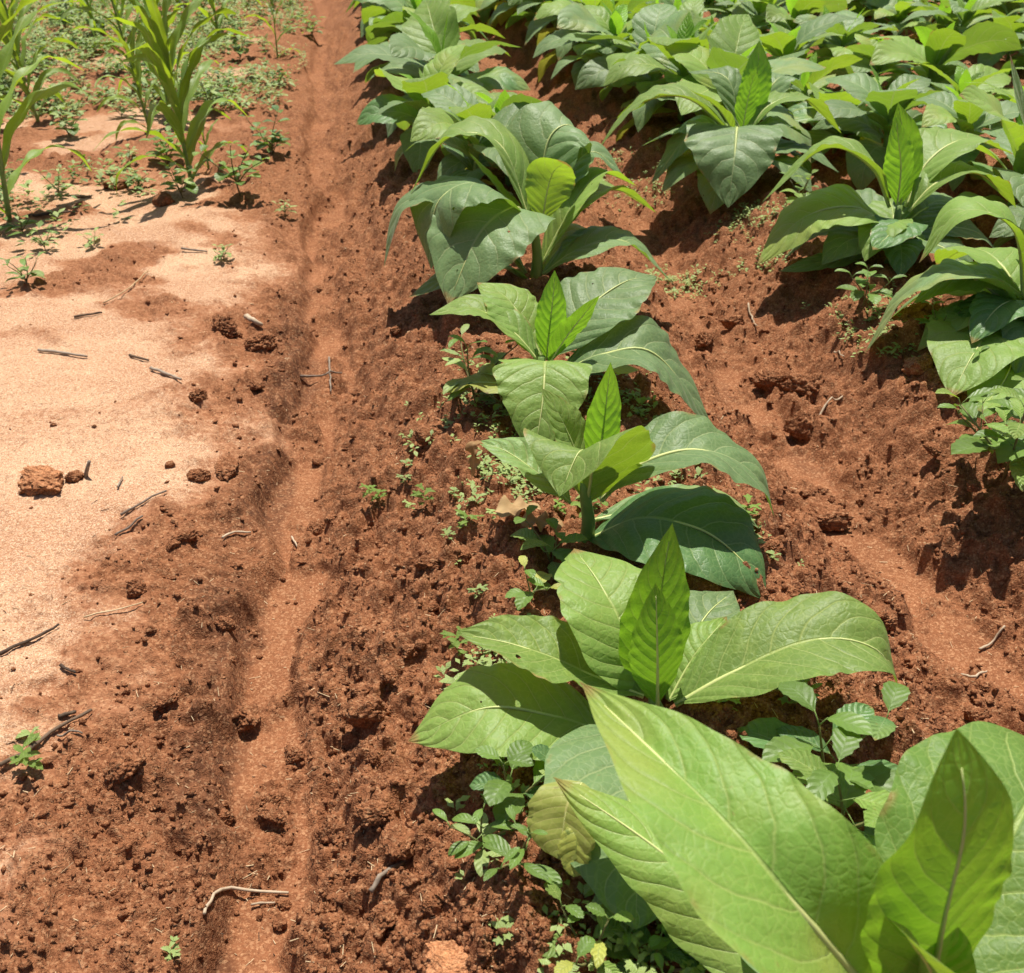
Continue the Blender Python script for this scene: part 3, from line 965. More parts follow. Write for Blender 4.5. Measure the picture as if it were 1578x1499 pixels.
def broad_weed(seed, h, nodes, L, wr, mat, label, cat='weed', group=None, serr=.0, lean=.25, el=.5, branches=0, pet=.3, name='weed_plant', fine=True):
    """leafy weed: stem, then pairs of leaves up it, each leaf its own part"""
    rs = np.random.RandomState(seed)
    root = thing(name, (0, 0, 0), label, cat, group)
    la = rs.uniform(0, 6.28)
    stems = [(np.zeros(3), np.array([math.cos(la) * lean, math.sin(la) * lean, 1.]) * h)]
    for b_ in range(branches):
        a_ = la + (b_ + 1) * 6.28 / (branches + 1) + rs.uniform(-.4, .4)
        stems.append((stems[0][1] * rs.uniform(.1, .3), stems[0][1] * .2 + np.array([math.cos(a_) * .6, math.sin(a_) * .6, rs.uniform(.5, .8)]) * h))
    mats = mat if isinstance(mat, (list, tuple)) else [mat]
    for si, (p0, p1) in enumerate(stems):
        t = np.linspace(0, 1, 6)[:, None]
        pts = p0 * (1 - t) + p1 * t + np.sin(t * 3.1) * np.array([.05, -.04, .03]) * h
        link('stem', tube_mesh('stem', pts, np.linspace(.0028, .0012, 6) * (h / .12) ** .5, 'weed_stem', 5), root)
        nn = nodes if si == 0 else max(2, nodes - 1)
        for k in range(nn):
            q = .25 + .75 * k / max(1, nn - 1)
            p = p0 * (1 - q) + p1 * q
            az = rs.uniform(0, 6.28) if k == 0 else az + 1.57 + rs.uniform(-.3, .3)
            l = L * (1 - .45 * q) * rs.uniform(.8, 1.15)
            for sd in (0, math.pi):
                a_ = az + sd + rs.uniform(-.2, .2)
                pt = l * pet
                e_ = el + .5 * q + rs.uniform(-.15, .2)
                st = np.array([math.cos(a_) * math.cos(e_) * pt, math.sin(a_) * math.cos(e_) * pt, math.sin(e_) * pt])
                V, F, UV = small_leaf_arrays(p + st * .98, a_, e_ * .6 - .1, l, wr * rs.uniform(.85, 1.1), rs.uniform(.4, 1.0), rs, 11, 7, rs.uniform(8, 22), serr=serr)
                lf = link('leaf', mesh_np('leaf', V, F, mats[rs.randint(len(mats))], UV), root)
                if fine: link('petiole', tube_mesh('petiole', np.array([p, p + st * .5, p + st * 1.1]), [.0011, .0009, .0007], 'stem', 4), lf)
    return root


def seedling(seed, mat='weed_pale', size=.02, n=7, h=.012):
    rs = np.random.RandomState(seed)
    parts = []
    for i in range(n):
        az = i * 2.4 + rs.uniform(-.3, .3)
        zz = h * (.4 + i / n)
        l = size * rs.uniform(.7, 1.15)
        parts.append(small_leaf_arrays((0, 0, zz), az, rs.uniform(.1, .7), l, rs.uniform(.32, .5), rs.uniform(.2, .8), rs, 5, 3))
        if rs.rand() < .7:   # small side lobes
            e = np.array([math.cos(az), math.sin(az), .25]) * l * .5 + np.array([0, 0, zz])
            for sg in (-1, 1):
                parts.append(small_leaf_arrays(e, az + sg * .9, .3, l * .45, .45, .3, rs, 4, 3))
    V, F, UV = join_arrays(parts)
    me = mesh_np('seedling', V, F, mat, UV)
    return me


def drop(o, px, py, rz=0., scale=1., dz=0.):
    p = spot(px, py)
    o.location = (p[0], p[1], p[2] - .003 + dz)
    o.rotation_euler = (0, 0, rz)
    o.scale = (scale,) * 3
    return o


# weeds one can tell apart along the rows
for (px, py, sd, h, nd, L, wr, mt, serr, br, lab) in [
        (1300, 1300, 11, .12, 3, .105, .60, ['weed', 'middle'], .10, 1, 'broad serrated weed growing in the soil behind the large folded tobacco leaf'),
        (1275, 1215, 12, .13, 3, .110, .58, ['weed', 'dark'], .06, 1, 'dark serrated weed half hidden by the large folded tobacco leaf'),
        (745, 1320, 13, .075, 3, .048, .42, ['weed', 'weed_pale'], .0, 2, 'clump of smooth oval-leaved weed beside the yellow spotted leaf'),
        (800, 1345, 14, .065, 3, .052, .40, ['weed'], .0, 1, 'smooth narrow-leaved weed with one leaf hanging below the spotted one'),
        (800, 1240, 15, .09, 3, .065, .66, ['weed', 'dark'], .06, 1, 'round-leaved dark weed in the shade under the low tobacco leaf'),
        (905, 1490, 16, .09, 3, .055, .55, ['weed', 'weed_yellow', 'middle'], .10, 2, 'serrated weed with blotched yellowing leaves below the hanging leaf tip'),
        (960, 1440, 17, .085, 3, .050, .50, ['weed', 'weed_pale'], .06, 2, 'mixed green weed at the tip of the hanging tobacco leaf'),
        (1040, 1475, 18, .07, 4, .045, .48, ['weed', 'dark'], .0, 2, 'dark smooth weed in deep shade between two tobacco plants'),
        (1090, 1440, 19, .06, 3, .045, .5, ['dark', 'weed'], .0, 2, 'low weed shaded by the rolled tobacco leaf'),
        (1000, 1500, 29, .06, 3, .045, .5, ['dark', 'weed'], .0, 2, 'low oval-leaved weed at the foot of the nearest ridge plant'),
        (845, 880, 20, .10, 3, .070, .56, ['weed', 'middle'], .08, 1, 'serrated weed beside the dry crumpled leaf'),
        (820, 925, 21, .06, 2, .055, .6, ['weed', 'weed_yellow'], .08, 1, 'weed with pale mottled leaf under the serrated one'),
        (735, 625, 22, .17, 4, .100, .32, ['weed', 'weed_pale'], .06, 2, 'narrow-leaved weed in the shade of the yellow-ribbed plant'),
        (775, 640, 23, .10, 3, .060, .42, ['weed', 'dark'], .0, 2, 'bushy dark weed under the twisted yellowing leaf'),
        (905, 590, 24, .08, 3, .050, .5, ['dark', 'weed'], .0, 2, 'small dark weed under the far side of the yellow-ribbed plant'),
        (1545, 740, 25, .20, 4, .115, .50, ['weed', 'middle'], .08, 3, 'tall serrated weed on bare soil below the arching tobacco leaf'),
        (1580, 715, 33, .12, 3, .120, .52, ['weed', 'middle'], .08, 3, 'bushy serrated weed beside the tall one below the arching leaf'),
        (1505, 690, 34, .10, 3, .090, .50, ['weed', 'middle'], .08, 2, 'low serrated weed in front of the bushy one'),
        (1330, 470, 26, .10, 3, .075, .62, ['weed'], .0, 2, 'round-leaved weed in the shade below the glowing upright leaf'),
        (1440, 520, 27, .09, 3, .050, .5, ['weed', 'dark'], .0, 3, 'low weed under the long arching tobacco leaf'),
        (1500, 580, 28, .09, 3, .050, .5, ['dark', 'weed'], .0, 3, 'dark weed beside the pale orange clod'),
        (1230, 320, 30, .12, 3, .07, .6, ['weed', 'middle'], .0, 2, 'leafy weed beneath the heart-shaped hanging leaf'),
        (1135, 845, 31, .05, 3, .05, .5, ['weed_pale', 'middle'], .08, 1, 'pale weed peeping out behind the large dark leaf'),
        (905, 800, 32, .05, 3, .035, .6, ['middle', 'weed'], .0, 1, 'small round-leaved weed at the foot of the bare stem'),
]:
    drop(broad_weed(sd, h, nd, L, wr, mt, lab, serr=serr, branches=br, group='weeds along the tobacco ridges'), px, py, sd * .7)

# yellow spotted leaf and pale toothed leaf lying low under the hanging leaf
sp = spot(870, 1330)
q = add_leaf(None, sp, [sp + np.array([.03, .05, .09]), sp + np.array([.005, .02, .085]), sp + np.array([-.012, -.02, .035])], rib=True, ribscale=.5,
             wr=.95, mat='old_yellow', fold=6, quilt=.003, a=.6, b=.5, seed=3, nu=30, nv=13)
q.location = sp; q.name = 'spotted_leaf'
tag(q, 'yellow round leaf with brown spots below the rolled leaf', 'leaf')
sp = spot(885, 1345)
q = add_leaf(None, sp, [sp + np.array([.012, .03, .06]), sp + np.array([.004, .01, .05]), sp + np.array([-.004, -.015, .012])], rib=False,
             wr=.6, mat='weed_yellow', fold=6, a=.6, b=.6, seed=4, nu=30, nv=13, serr=.12)
q.location = sp; q.name = 'weed_leaf'
tag(q, 'pale mottled toothed leaf hanging below the yellow spotted leaf', 'leaf')

# weeds on the sandy strip
for (px, py, sd, h, nd, L, wr, mt, br, lab) in [
        (370, 300, 41, .22, 4, .085, .75, ['weed', 'middle'], 3, 'leafy green weed bush beside the young maize shoot'),
        (420, 240, 42, .20, 4, .090, .75, ['weed', 'dark'], 2, 'dark round-leaved weed bush next to the furrow edge'),
        (145, 378, 43, .05, 3, .060, .40, ['weed_pale'], 1, 'single pale rosette weed on bare red ground'),
        (40, 440, 44, .10, 3, .070, .45, ['weed_pale', 'weed'], 3, 'pale bushy weed on the edge of the sand'),
        (35, 360, 45, .09, 3, .070, .45, ['weed_pale', 'weed'], 3, 'pale weed beneath the drooping maize leaves'),
        (215, 290, 46, .07, 3, .065, .45, ['weed_pale', 'weed'], 3, 'low weed beside the dark round clod'),
        (345, 400, 47, .05, 3, .040, .45, ['weed_pale'], 3, 'sparse greyish weed on the sand near the furrow'),
        (90, 300, 48, .10, 3, .060, .45, ['weed_pale', 'weed'], 3, 'pale upright weed between the maize plants'),
        (70, 385, 49, .07, 3, .050, .4, ['weed_pale'], 3, 'thin pale weed growing by itself on red sand'),
        (200, 245, 50, .06, 3, .06, .4, ['weed_pale'], 1, 'little pale weed in the red patch before the tall maize'),
        (440, 330, 51, .05, 3, .05, .4, ['weed_pale'], 2, 'pale weed on the bank of the furrow'),
]:
    drop(broad_weed(sd, h, nd, L, wr, mt, lab, branches=br, group='weeds on the sandy strip', pet=.2), px, py, sd * 1.3)

# more weeds scattered over the maize strip, copies of four kinds
WEEDK = [broad_weed(300 + k, [.10, .14, .08, .17][k], 4, [.08, .09, .07, .10][k], [.45, .6, .4, .7][k], [['weed_pale'], ['weed', 'middle'], ['weed_pale', 'weed'], ['weed', 'weed_pale']][k],
                    'leafy weed among the low growth of the maize strip', branches=3, group='weeds of the maize strip', pet=.2, fine=False) for k in range(4)]
rsw = np.random.RandomState(77)
nw = 0
while nw < 90:
    px, py = rsw.uniform(-20, 500), rsw.uniform(0, 330)
    if px > 440 and py > 60 or (py > 200 and px > 120 and rsw.rand() < .8) or py > 60 + rsw.rand() * 300: continue
    o = WEEDK[nw] if nw < 4 else copy_tree(WEEDK[nw % 4])
    drop(o, px, py, rsw.uniform(0, 6.28), rsw.uniform(.5, 1.1))
    nw += 1

# seedlings: tiny, alike
SEEDL = [seedling(60 + k, ['weed_pale', 'weed_pale', 'middle'][k % 3], [.018, .022, .026][k % 3], 6 + k % 3, [.012, .02, .03][k % 3]) for k in range(6)]
_sp = [(627, 718), (632, 785), (585, 772), (700, 762), (735, 778), (722, 822), (705, 868), (735, 920), (705, 1008), (702, 1062), (1120, 1092),
       (1240, 1090), (775, 1445), (265, 1475), (45, 1185), (50, 1140), (800, 735), (820, 742), (775, 735), (840, 758), (1150, 800), (1192, 862),
       (690, 830), (655, 780), (755, 760), (765, 800), (860, 790), (780, 640), (745, 655), (800, 665), (985, 640), (1010, 655), (965, 620), (1040, 735),
       (1075, 745), (820, 1025), (790, 1010), (845, 1030), (770, 1180), (830, 1170), (1080, 1090), (1210, 1085), (950, 740), (625, 745), (570, 765)]
rs1 = np.random.RandomState(9)
for i, (px, py) in enumerate(_sp):
    o = link('seedling', SEEDL[i % 6])
    drop(o, px, py, rs1.uniform(0, 6), rs1.uniform(.8, 1.3))
    tag(o, 'tiny pale weed seedling on the red soil of the tobacco ridge', 'seedling', 'weed seedlings on the ridges')


def maize(seed, h, n, label, L0=.62, group='maize plants on the weedy strip'):
    rs = np.random.RandomState(seed)
    root = thing('maize_plant', (0, 0, 0), label, 'maize', group)
    t = np.linspace(0, 1, 9)
    lean = rs.uniform(-.08, .08, 2)
    ax = np.stack([lean[0] * t * h, lean[1] * t * h, t * h * .72], 1)
    link('stalk', tube_mesh('stalk', ax, np.linspace(.012, .005, 9) * (h / 1.0) ** .6, 'stem', 8), root)
    pl = rs.uniform(0, 3.14)
    for i in range(n):
        r = i / max(1, n - 1)
        az = pl + math.pi * i + rs.uniform(-.5, .5)
        z0 = h * (.02 + .64 * r)
        L = L0 * h * (.7 + .5 * math.sin(math.pi * (.15 + .7 * r)))
        e0 = math.radians(50 + 30 * r + rs.uniform(-8, 8)); bend = math.radians(125 - 60 * r + rs.uniform(-25, 25))
        p = np.array([lean[0] * z0, lean[1] * z0, z0]); pts = [p.copy()]
        for k in range(10):
            e = e0 - bend * ((k + .5) / 10) ** 1.6
            aa = az + .06 * k * rs.uniform(-1, 1)
            p = p + L / 10 * np.array([math.cos(e) * math.cos(aa), math.cos(e) * math.sin(aa), math.sin(e)])
            pts.append(p.copy())
        me, _, _, _ = blade(np.array(pts)[::2], .084, roll=rs.uniform(-25, 25), twist=rs.uniform(-50, 50), fold=24, curl=.05, wave=.35, waves=4,
                            quilt=0, mat='maize', seed=seed * 31 + i, nu=34, nv=7, a=.35, b=.6, petiole=.5,
                            hint=np.array([-.6 * math.cos(az), -.6 * math.sin(az), 1]))
        link('leaf', me, root)
    return root


for (px, py, sd, h, n, lab) in [
        (296, 285, 1, .80, 17, 'tall maize plant standing over the low weeds'),
        (14, 338, 2, .95, 13, 'maize plant with one yellowing low leaf at the weedy edge'),
        (322, 262, 3, .26, 6, 'short bright young maize shoot beside the weed bush'),
        (338, 62, 4, .85, 10, 'maize plant with dark hanging leaves behind the tall one'),
        (428, 92, 5, .40, 6, 'small yellow-green maize shoot in the weed patch by the furrow'),
        (235, 40, 6, .95, 11, 'maize plant in the thick weeds behind the tall one'),
        (30, 80, 7, .95, 11, 'maize plant deep in the weedy strip'),
        (110, 15, 8, 1.1, 9, 'distant maize plant among thick weeds'),
        (420, 12, 9, .7, 9, 'distant maize plant next to the furrow'),
        (262, 175, 14, .72, 14, 'leafy maize plant growing close behind the tall one'),
        (232, 205, 15, .5, 10, 'short maize plant in front of the leafy one'),
        (205, 110, 10, .75, 14, 'middling maize plant among patchy weeds, behind the tall one'),
        (60, 190, 11, .70, 12, 'leafy maize plant between the weedy edge and the deep strip'),
        (150, 60, 12, .7, 11, 'half-grown maize plant surrounded by pale weeds'),
        (275, 15, 13, .8, 11, 'maize plant at the far end of the weedy strip'),
]:
    drop(maize(sd, h, n, lab), px, py, sd * 1.1)


# ------------------------------------------------------------------ uncountable ground cover
def cover(name, pts, mat, label, seed, s0=.012, s1=.03, nl=6):
    """very many tiny weeds, each a tuft of folded leaf faces"""
    rs = np.random.RandomState(seed)
    pts = np.asarray(pts); n = len(pts)
    z = land(pts[:, 0], pts[:, 1], False)[0]
    tot = n * nl
    base = np.repeat(np.stack([pts[:, 0], pts[:, 1], z], 1), nl, 0)
    size = np.repeat(rs.uniform(s0, s1, n), nl) * rs.uniform(.7, 1.2, tot)
    az = rs.uniform(0, 6.283, tot); el = rs.uniform(.0, .9, tot)
    hgt = size * rs.uniform(.1, 1.3, tot)
    d = np.stack([np.cos(az) * np.cos(el), np.sin(az) * np.cos(el), np.sin(el)], 1)
    sd = np.stack([-np.sin(az), np.cos(az), 0 * az], 1)
    up = np.cross(d, sd) * -1
    b0 = base + np.array([0, 0, 1]) * hgt[:, None] + d * size[:, None] * .15
    L = size[:, None]
    tip = b0 + d * L - np.array([0, 0, .25]) * L
    mid = b0 + d * L * .5
    lft = mid + sd * L * .24 + up * L * .08; rgt = mid - sd * L * .24 + up * L * .08
    V = np.stack([b0, lft, tip, rgt, mid], 1).reshape(-1, 3)
    o = np.arange(tot)[:, None] * 5
    F = np.concatenate([o + [[0, 4, 1]], o + [[1, 4, 2]], o + [[2, 4, 3]], o + [[3, 4, 0]]])
    uv = np.tile(np.array([[0, .5], [.5, 1], [1, .5], [.5, 0], [.5, .5]]), (tot, 1))
    ob = link(name, mesh_np(name, V, F, mat, uv))
    return tag(ob, label, 'weeds', kind='stuff')


rs2 = np.random.RandomState(21)
cand = np.stack([rs2.uniform(-7, -.32, 90000), 3.9 + 10.5 * rs2.rand(90000) ** 1.2], 1)
dens = sstep(-.25, .55, fbm(cand[:, 0] * 1.1, cand[:, 1] * .8, 201, 3) + .10 * (cand[:, 1] - 6.2)) * sstep(3.9, 6.0, cand[:, 1] - .55 * (cand[:, 0] + 1.0))
dens *= sstep(-.30, -.55, cand[:, 0] - .22 * fbm(cand[:, 1] * .8, cand[:, 1] * 0, 202, 2))
keep = cand[rs2.rand(len(cand)) < dens * .34]
half = rs2.rand(len(keep)) < .6
cover('ground_weeds', keep[half], 'weed_pale', 'carpet of pale low weeds covering the maize strip', 1, .012, .058)
cover('ground_weeds', keep[~half], 'weed', 'darker green low weeds mixed through the maize strip', 2, .012, .055)
pts = []
for (px, py, n, r) in [(1160, 345, 90, .07), (1190, 370, 50, .05), (1310, 350, 50, .06), (770, 165, 60, .1), (1040, 445, 60, .06), (1480, 520, 160, .11), (1420, 500, 90, .07),
                       (1345, 465, 90, .07), (900, 610, 120, .10), (760, 610, 120, .10), (800, 745, 90, .07), (1000, 660, 40, .07), (1040, 740, 40, .06), (1020, 1470, 110, .09),
                       (1120, 1470, 110, .08), (830, 1190, 70, .06), (780, 1030, 60, .05), (1130, 825, 30, .04), (930, 270, 80, .12), (1010, 290, 60, .1)]:
    c = spot(px, py)
    pts.append(c[:2] + rs2.normal(0, r, (n, 2)))
cover('undergrowth', np.vstack(pts), 'weed_pale', 'patches of tiny weeds in the shade of the tobacco plants', 3, .008, .022)


# ------------------------------------------------------------------ clods
def clod_mesh(seed, cuts=4):
    """a broken lump: hull of random points, then crumbled"""
    rs = np.random.RandomState(seed)
    bm = bmesh.new()
    d = unit(rs.normal(0, 1, (20, 3))) * rs.uniform(.8, 1.1, (20, 1))
    vs_ = [bm.verts.new(p) for p in d]
    r = bmesh.ops.convex_hull(bm, input=vs_)
    bmesh.ops.delete(bm, geom=[v for v in bm.verts if not v.link_faces], context='VERTS')
    for _ in range(cuts):
        bmesh.ops.subdivide_edges(bm, edges=bm.edges[:], cuts=1, use_grid_fill=True, smooth=.12)
    bmesh.ops.triangulate(bm, faces=bm.faces[:])
    off = Vector((seed * 7.1, seed * 3.3, seed * 1.7))
    for v in bm.verts:
        p = v.co.copy()
        k = 1 + .16 * mnoise.noise(p * 2.1 + off) + .22 * abs(mnoise.noise(p * 4 + off)) + .13 * mnoise.noise(p * 8 + off) + .08 * mnoise.noise(p * 16 + off) + .04 * mnoise.noise(p * 32 + off)
        c = mnoise.voronoi(p * 2.4 + off)[0]
        k -= .16 * max(0, .35 - (c[1] - c[0]))
        v.co = p * k
    bmesh.ops.recalc_face_normals(bm, faces=bm.faces[:])
    me = bpy.data.meshes.new('soil_clod')
    bm.to_mesh(me); bm.free()
    me.polygons.foreach_set('use_smooth', np.ones(len(me.polygons), bool))
    me.materials.append(M['clod_soil'])
    return me


CLODS = [clod_mesh(k + 1) for k in range(8)]
OCHRE = CLODS[1].copy(); OCHRE.materials[0] = M['clod_ochre']
for i, (px, py, w, hh, lab) in enumerate([
        (72, 742, 42, .45, 'orange-brown elongated clod on pale sand with a stick stub beside it'),
        (115, 738, 16, .7, 'dark crumbly clod at the foot of the stick stub'),
        (665, 678, 27, .8, 'rounded soil clod on the ridge flank beside the withered leaf'),
        (565, 1105, 34, .85, 'large rough clod on the ridge flank near a curled straw'),
        (1237, 665, 25, 1., 'upright square clod at the edge of the second furrow'),
        (1262, 805, 40, .7, 'big dark clod overhanging the second furrow'),
        (1242, 605, 34, .7, 'long brown clod beside the thin twig'),
        (1188, 588, 24, .7, 'flat brown clod above the long one by the second furrow'),
        (1418, 572, 28, .7, 'pale orange clod under the twisted tobacco leaf'),
        (255, 312, 20, .6, 'dark round clod alone on the pale sand patch'),
        (180, 285, 22, .5, 'reddish clod among weeds on the maize strip'),
        (350, 725, 26, .5, 'wide crumbling clod where the sand meets the bank'),
        (305, 735, 17, .6, 'dark crumbly lump beside the wide clod at the sand edge'),
        (262, 718, 8, .9, 'small round clod on sand, largest of a scattered few'),
        (345, 508, 26, .7, 'dark broken clod beside the bleached stick'),
        (400, 530, 24, .6, 'wide clod on the bank below the bleached stick'),
        (455, 1165, 18, .8, 'dark clod breaking from the furrow wall'),
        (1505, 1108, 20, .8, 'dark clod on the smooth silt of the second furrow'),
        (432, 1425, 13, .9, 'small dark clod beside the pale forked stick'),
        (1130, 500, 18, .7, 'clod on the slope above the second furrow'),
        (1085, 525, 16, .7, 'clod beside the pale silt patch'),
        (1390, 790, 20, .7, 'lumpy clod on the far wall of the second furrow'),
        (660, 870, 20, .6, 'half-buried clod on the ridge flank'),
        (600, 1040, 16, .6, 'little clod just above the large rough one'),
        (575, 1255, 26, .6, 'half-buried clod on the lower ridge flank'),
        (700, 1480, 50, .3, 'flat orange lump of soil under the tobacco ridge'),
]):
    p = spot(px, py)
    dpt = float((p - CC) @ CF)
    r = w * dpt / FPX * 1.12
    o = link('soil_clod', CLODS[i % 8])
    o.location = (p[0], p[1], p[2] + r * hh * .22)
    o.scale = (r, r * .8, r * hh)
    o.rotation_euler = (0, 0, i * 1.3 if w < 30 else .2 * math.sin(i))
    tag(o, lab, 'clod', 'soil clods')
    if 'orange' in lab:
        o.data = OCHRE
small = []
for i in range(230):
    while True:
        px, py = rs2.uniform(180, 1560), rs2.uniform(420, 1490)
        p = on_level(px, py, .08)
        ls = land(np.array([p[0]]), np.array([p[1]]), False)
        if ls[1][0] < .4: break
    p = spot(px, py)
    r = .005 + .026 * rs2.rand() ** 3
    o = link('soil_clod', CLODS[i % 8])
    o.location = (p[0], p[1], p[2] + r * .12)
    o.scale = (r * rs2.uniform(.8, 1.3), r, r * rs2.uniform(.6, .95))
    o.rotation_euler = (rs2.uniform(-.4, .4), rs2.uniform(-.4, .4), rs2.uniform(0, 6))
    tag(o, 'small loose clod of red soil lying on the tilled ground', 'clod', 'small loose soil clods')


def crumbs(n, seed):
    rs = np.random.RandomState(seed)
    y = .75 + 5.2 * rs.rand(n) ** 2.2
    x = y * math.tan(YAW) + rs.uniform(-1, 1, n) * (.60 * (y * .85 + .75))
    z, sand, silt, rough = land(x, y)
    k = rs.rand(n) < (.06 + .94 * rough ** 1.6) * (1 - .80 * sand) * (1 - .7 * silt)
    x, y, z = x[k], y[k], z[k]
    n = len(x)
    bv = np.array([[1, 0, 0], [-1, 0, 0], [0, 1, 0], [0, -1, 0], [0, 0, 1], [0, 0, -1.]])
    bf = np.array([[0, 2, 4], [2, 1, 4], [1, 3, 4], [3, 0, 4], [2, 0, 5], [1, 2, 5], [3, 1, 5], [0, 3, 5]])
    r = .0012 + .0075 * rs.rand(n) ** 6
    r = r * (1 + .08 * np.maximum(y - 1.2, 0))
    jit = 1 + .45 * rs.uniform(-1, 1, (n, len(bv)))
    a = rs.uniform(0, 6.28, n)
    P = bv[None] * jit[..., None] * r[:, None, None] * np.stack([rs.uniform(.8, 1.4, n), np.ones(n), rs.uniform(.6, 1., n)], 1)[:, None, :]
    ca, sa = np.cos(a)[:, None], np.sin(a)[:, None]
    X = P[..., 0] * ca - P[..., 1] * sa; Y = P[..., 0] * sa + P[..., 1] * ca
    V = np.stack([X + x[:, None], Y + y[:, None], P[..., 2] + (z + r * .35)[:, None]], -1).reshape(-1, 3)
    F = (np.arange(n)[:, None, None] * len(bv) + bf[None]).reshape(-1, 3)
    tag(link('soil_crumbs', mesh_np('soil_crumbs', V, F, 'clod_soil', smooth=False)), 'fine loose crumbs of red soil strewn over the tilled ground', 'soil', kind='stuff')


crumbs(70000, 5)


# ------------------------------------------------------------------ twigs, straw, dry leaves
def twig(p2, r, mat, label, lift=.006, name='twig', bendk=.04, seed=0, cat='stick', group=None):
    rs = np.random.RandomState(seed)
    ps = [spot(*q) for q in p2]
    o3 = ps[0].copy()
    P, L = spline(ps, 10)
    P = P + rs.normal(0, 1, P.shape) * L * bendk * .12
    P[:, 2] = np.maximum(P[:, 2], land(P[:, 0], P[:, 1])[0]) + max(lift, r * 1.1)
    P[1:-1, 2] = np.maximum(P[1:-1, 2], (P[:-2, 2] + P[1:-1, 2] + P[2:, 2]) / 3)
    rad = np.full(10, r) * rs.uniform(.8, 1.15, 10) * np.linspace(1.1, .75, 10)
    o = link(name, tube_mesh(name, P - o3, rad, mat, 6))
    o.location = o3
    return tag(o, label, cat, group)


for i, (pp, r, mt, lab) in enumerate([
        ([(0, 1012), (45, 992), (92, 966)], .0035, 'twig_dark', 'dark bent stick lying on the pale sand'),
        ([(0, 1182), (40, 1162), (90, 1128), (143, 1097)],   .004, 'twig_dark', 'long dark stick, thickest on the sand'),
        ([(92, 1108), (118, 1100)], .004, 'twig_dark', 'short dark twig beside the longest stick'),
        ([(186, 797), (220, 778), (257, 759)], .0032, 'twig_grey', 'grey stick on the sand, upper of a parallel two'),
        ([(178, 828), (200, 816), (222, 803)], .003, 'twig_grey', 'grey stick on the sand, lower of a parallel two'),
        ([(182, 754), (190, 738)], .002, 'twig_grey', 'tiny grey twig on the sand'),
        ([(60, 542), (95, 546), (135, 552)], .0045, 'twig_grey', 'grey stick lying across the pinkish sand'),
        ([(200, 550), (230, 558)], .004, 'twig_dark', 'short dark stick on sand beside a longer one'),
        ([(233, 570), (255, 578), (279, 587)], .0045, 'twig_grey', 'split grey stick on the middle of the sand'),
        ([(95, 1030), (118, 1041)], .003, 'twig_dark', 'short dark twig on cracked pale sand'),
        ([(90, 1140), (128, 1134)], .0022, 'twig_grey', 'thin twig below the longest stick'),
        ([(314, 1411), (345, 1390), (380, 1380), (446, 1379)], .0028, 'twig_pale', 'pale forked stick lying in the furrow bed'),
        ([(388, 1398), (425, 1394)], .002, 'twig_pale', 'thin pale straw next to the forked stick'),
        ([(572, 1378), (590, 1355), (621, 1334)], .004, 'twig_grey', 'brown stick on the tilled ridge flank'),
        ([(343, 832), (365, 826), (388, 828)], .003, 'twig_pale', 'pale curved straw on the bank'),
        ([(464, 582), (495, 582), (526, 578)], .004, 'twig_grey', 'grey stick lying across the furrow'),
        ([(508, 560), (510, 606)], .003, 'twig_grey', 'upright twig leaning on the stick across the furrow'),
        ([(380, 492), (392, 499), (405, 506)], .009, 'twig_pale', 'bleached white stick on the dark bank'),
        ([(1254, 652), (1275, 634), (1297, 619)], .0032, 'twig_pale', 'thin twig beside the long brown clod'),
        ([(1480, 1043), (1500, 1046), (1520, 1038)], .003, 'twig_pale', 'pale bit of straw in the second furrow'),
        ([(1508, 1004), (1540, 990)], .0028, 'twig_pale', 'straw lying beside the second furrow'),
        ([(160, 470), (195, 450), (228, 420)], .0022, 'straw', 'long thin straw on the sandy strip'),
        ([(115, 491), (158, 484)], .004, 'twig_dark', 'dark twig at the red patch on the sand'),
        ([(130, 955), (175, 945), (220, 932)], .0018, 'straw', 'fine straw on the sand beside the bank'),
        ([(1285, 545), (1300, 552)], .0025, 'twig_pale', 'short straw on the slope below the long arching leaf'),
        ([(1150, 492), (1166, 505)], .003, 'twig_pale', 'white straw on the slope above the second furrow'),
        ([(450, 830), (458, 846)], .0025, 'twig_pale', 'short straw in the furrow bed'),
        ([(115, 305), (142, 306)], .007, 'twig_dark', 'dark chunk of stalk on the red patch'),
        ([(40, 336), (80, 332), (110, 328)], .006, 'twig_dark', 'dark stick under the maize at the weedy edge'),
        ([(280, 385), (320, 390)], .004, 'twig_grey', 'grey twig on the pale sand patch'),
        ([(1035, 1500), (1500, 1500)][:1] + [(1120, 1495)], .0025, 'twig_pale', 'pale stalk at the foot of the nearest plant'),
]):
    twig(pp, r, mt, lab, seed=i, group='sticks and straws')

p = spot(130, 735)
stub = link('stick_stub', tube_mesh('stick_stub', np.array([[0, 0, -.02], [.006, .0, .010], [.014, -.004, .028], [.022, -.006, .046]]), [.0045, .005, .0045, .004], 'twig_grey', 7))
stub.location = p
tag(stub, 'grey stick stub standing up from the sand beside a clod', 'stick', 'sticks and straws')


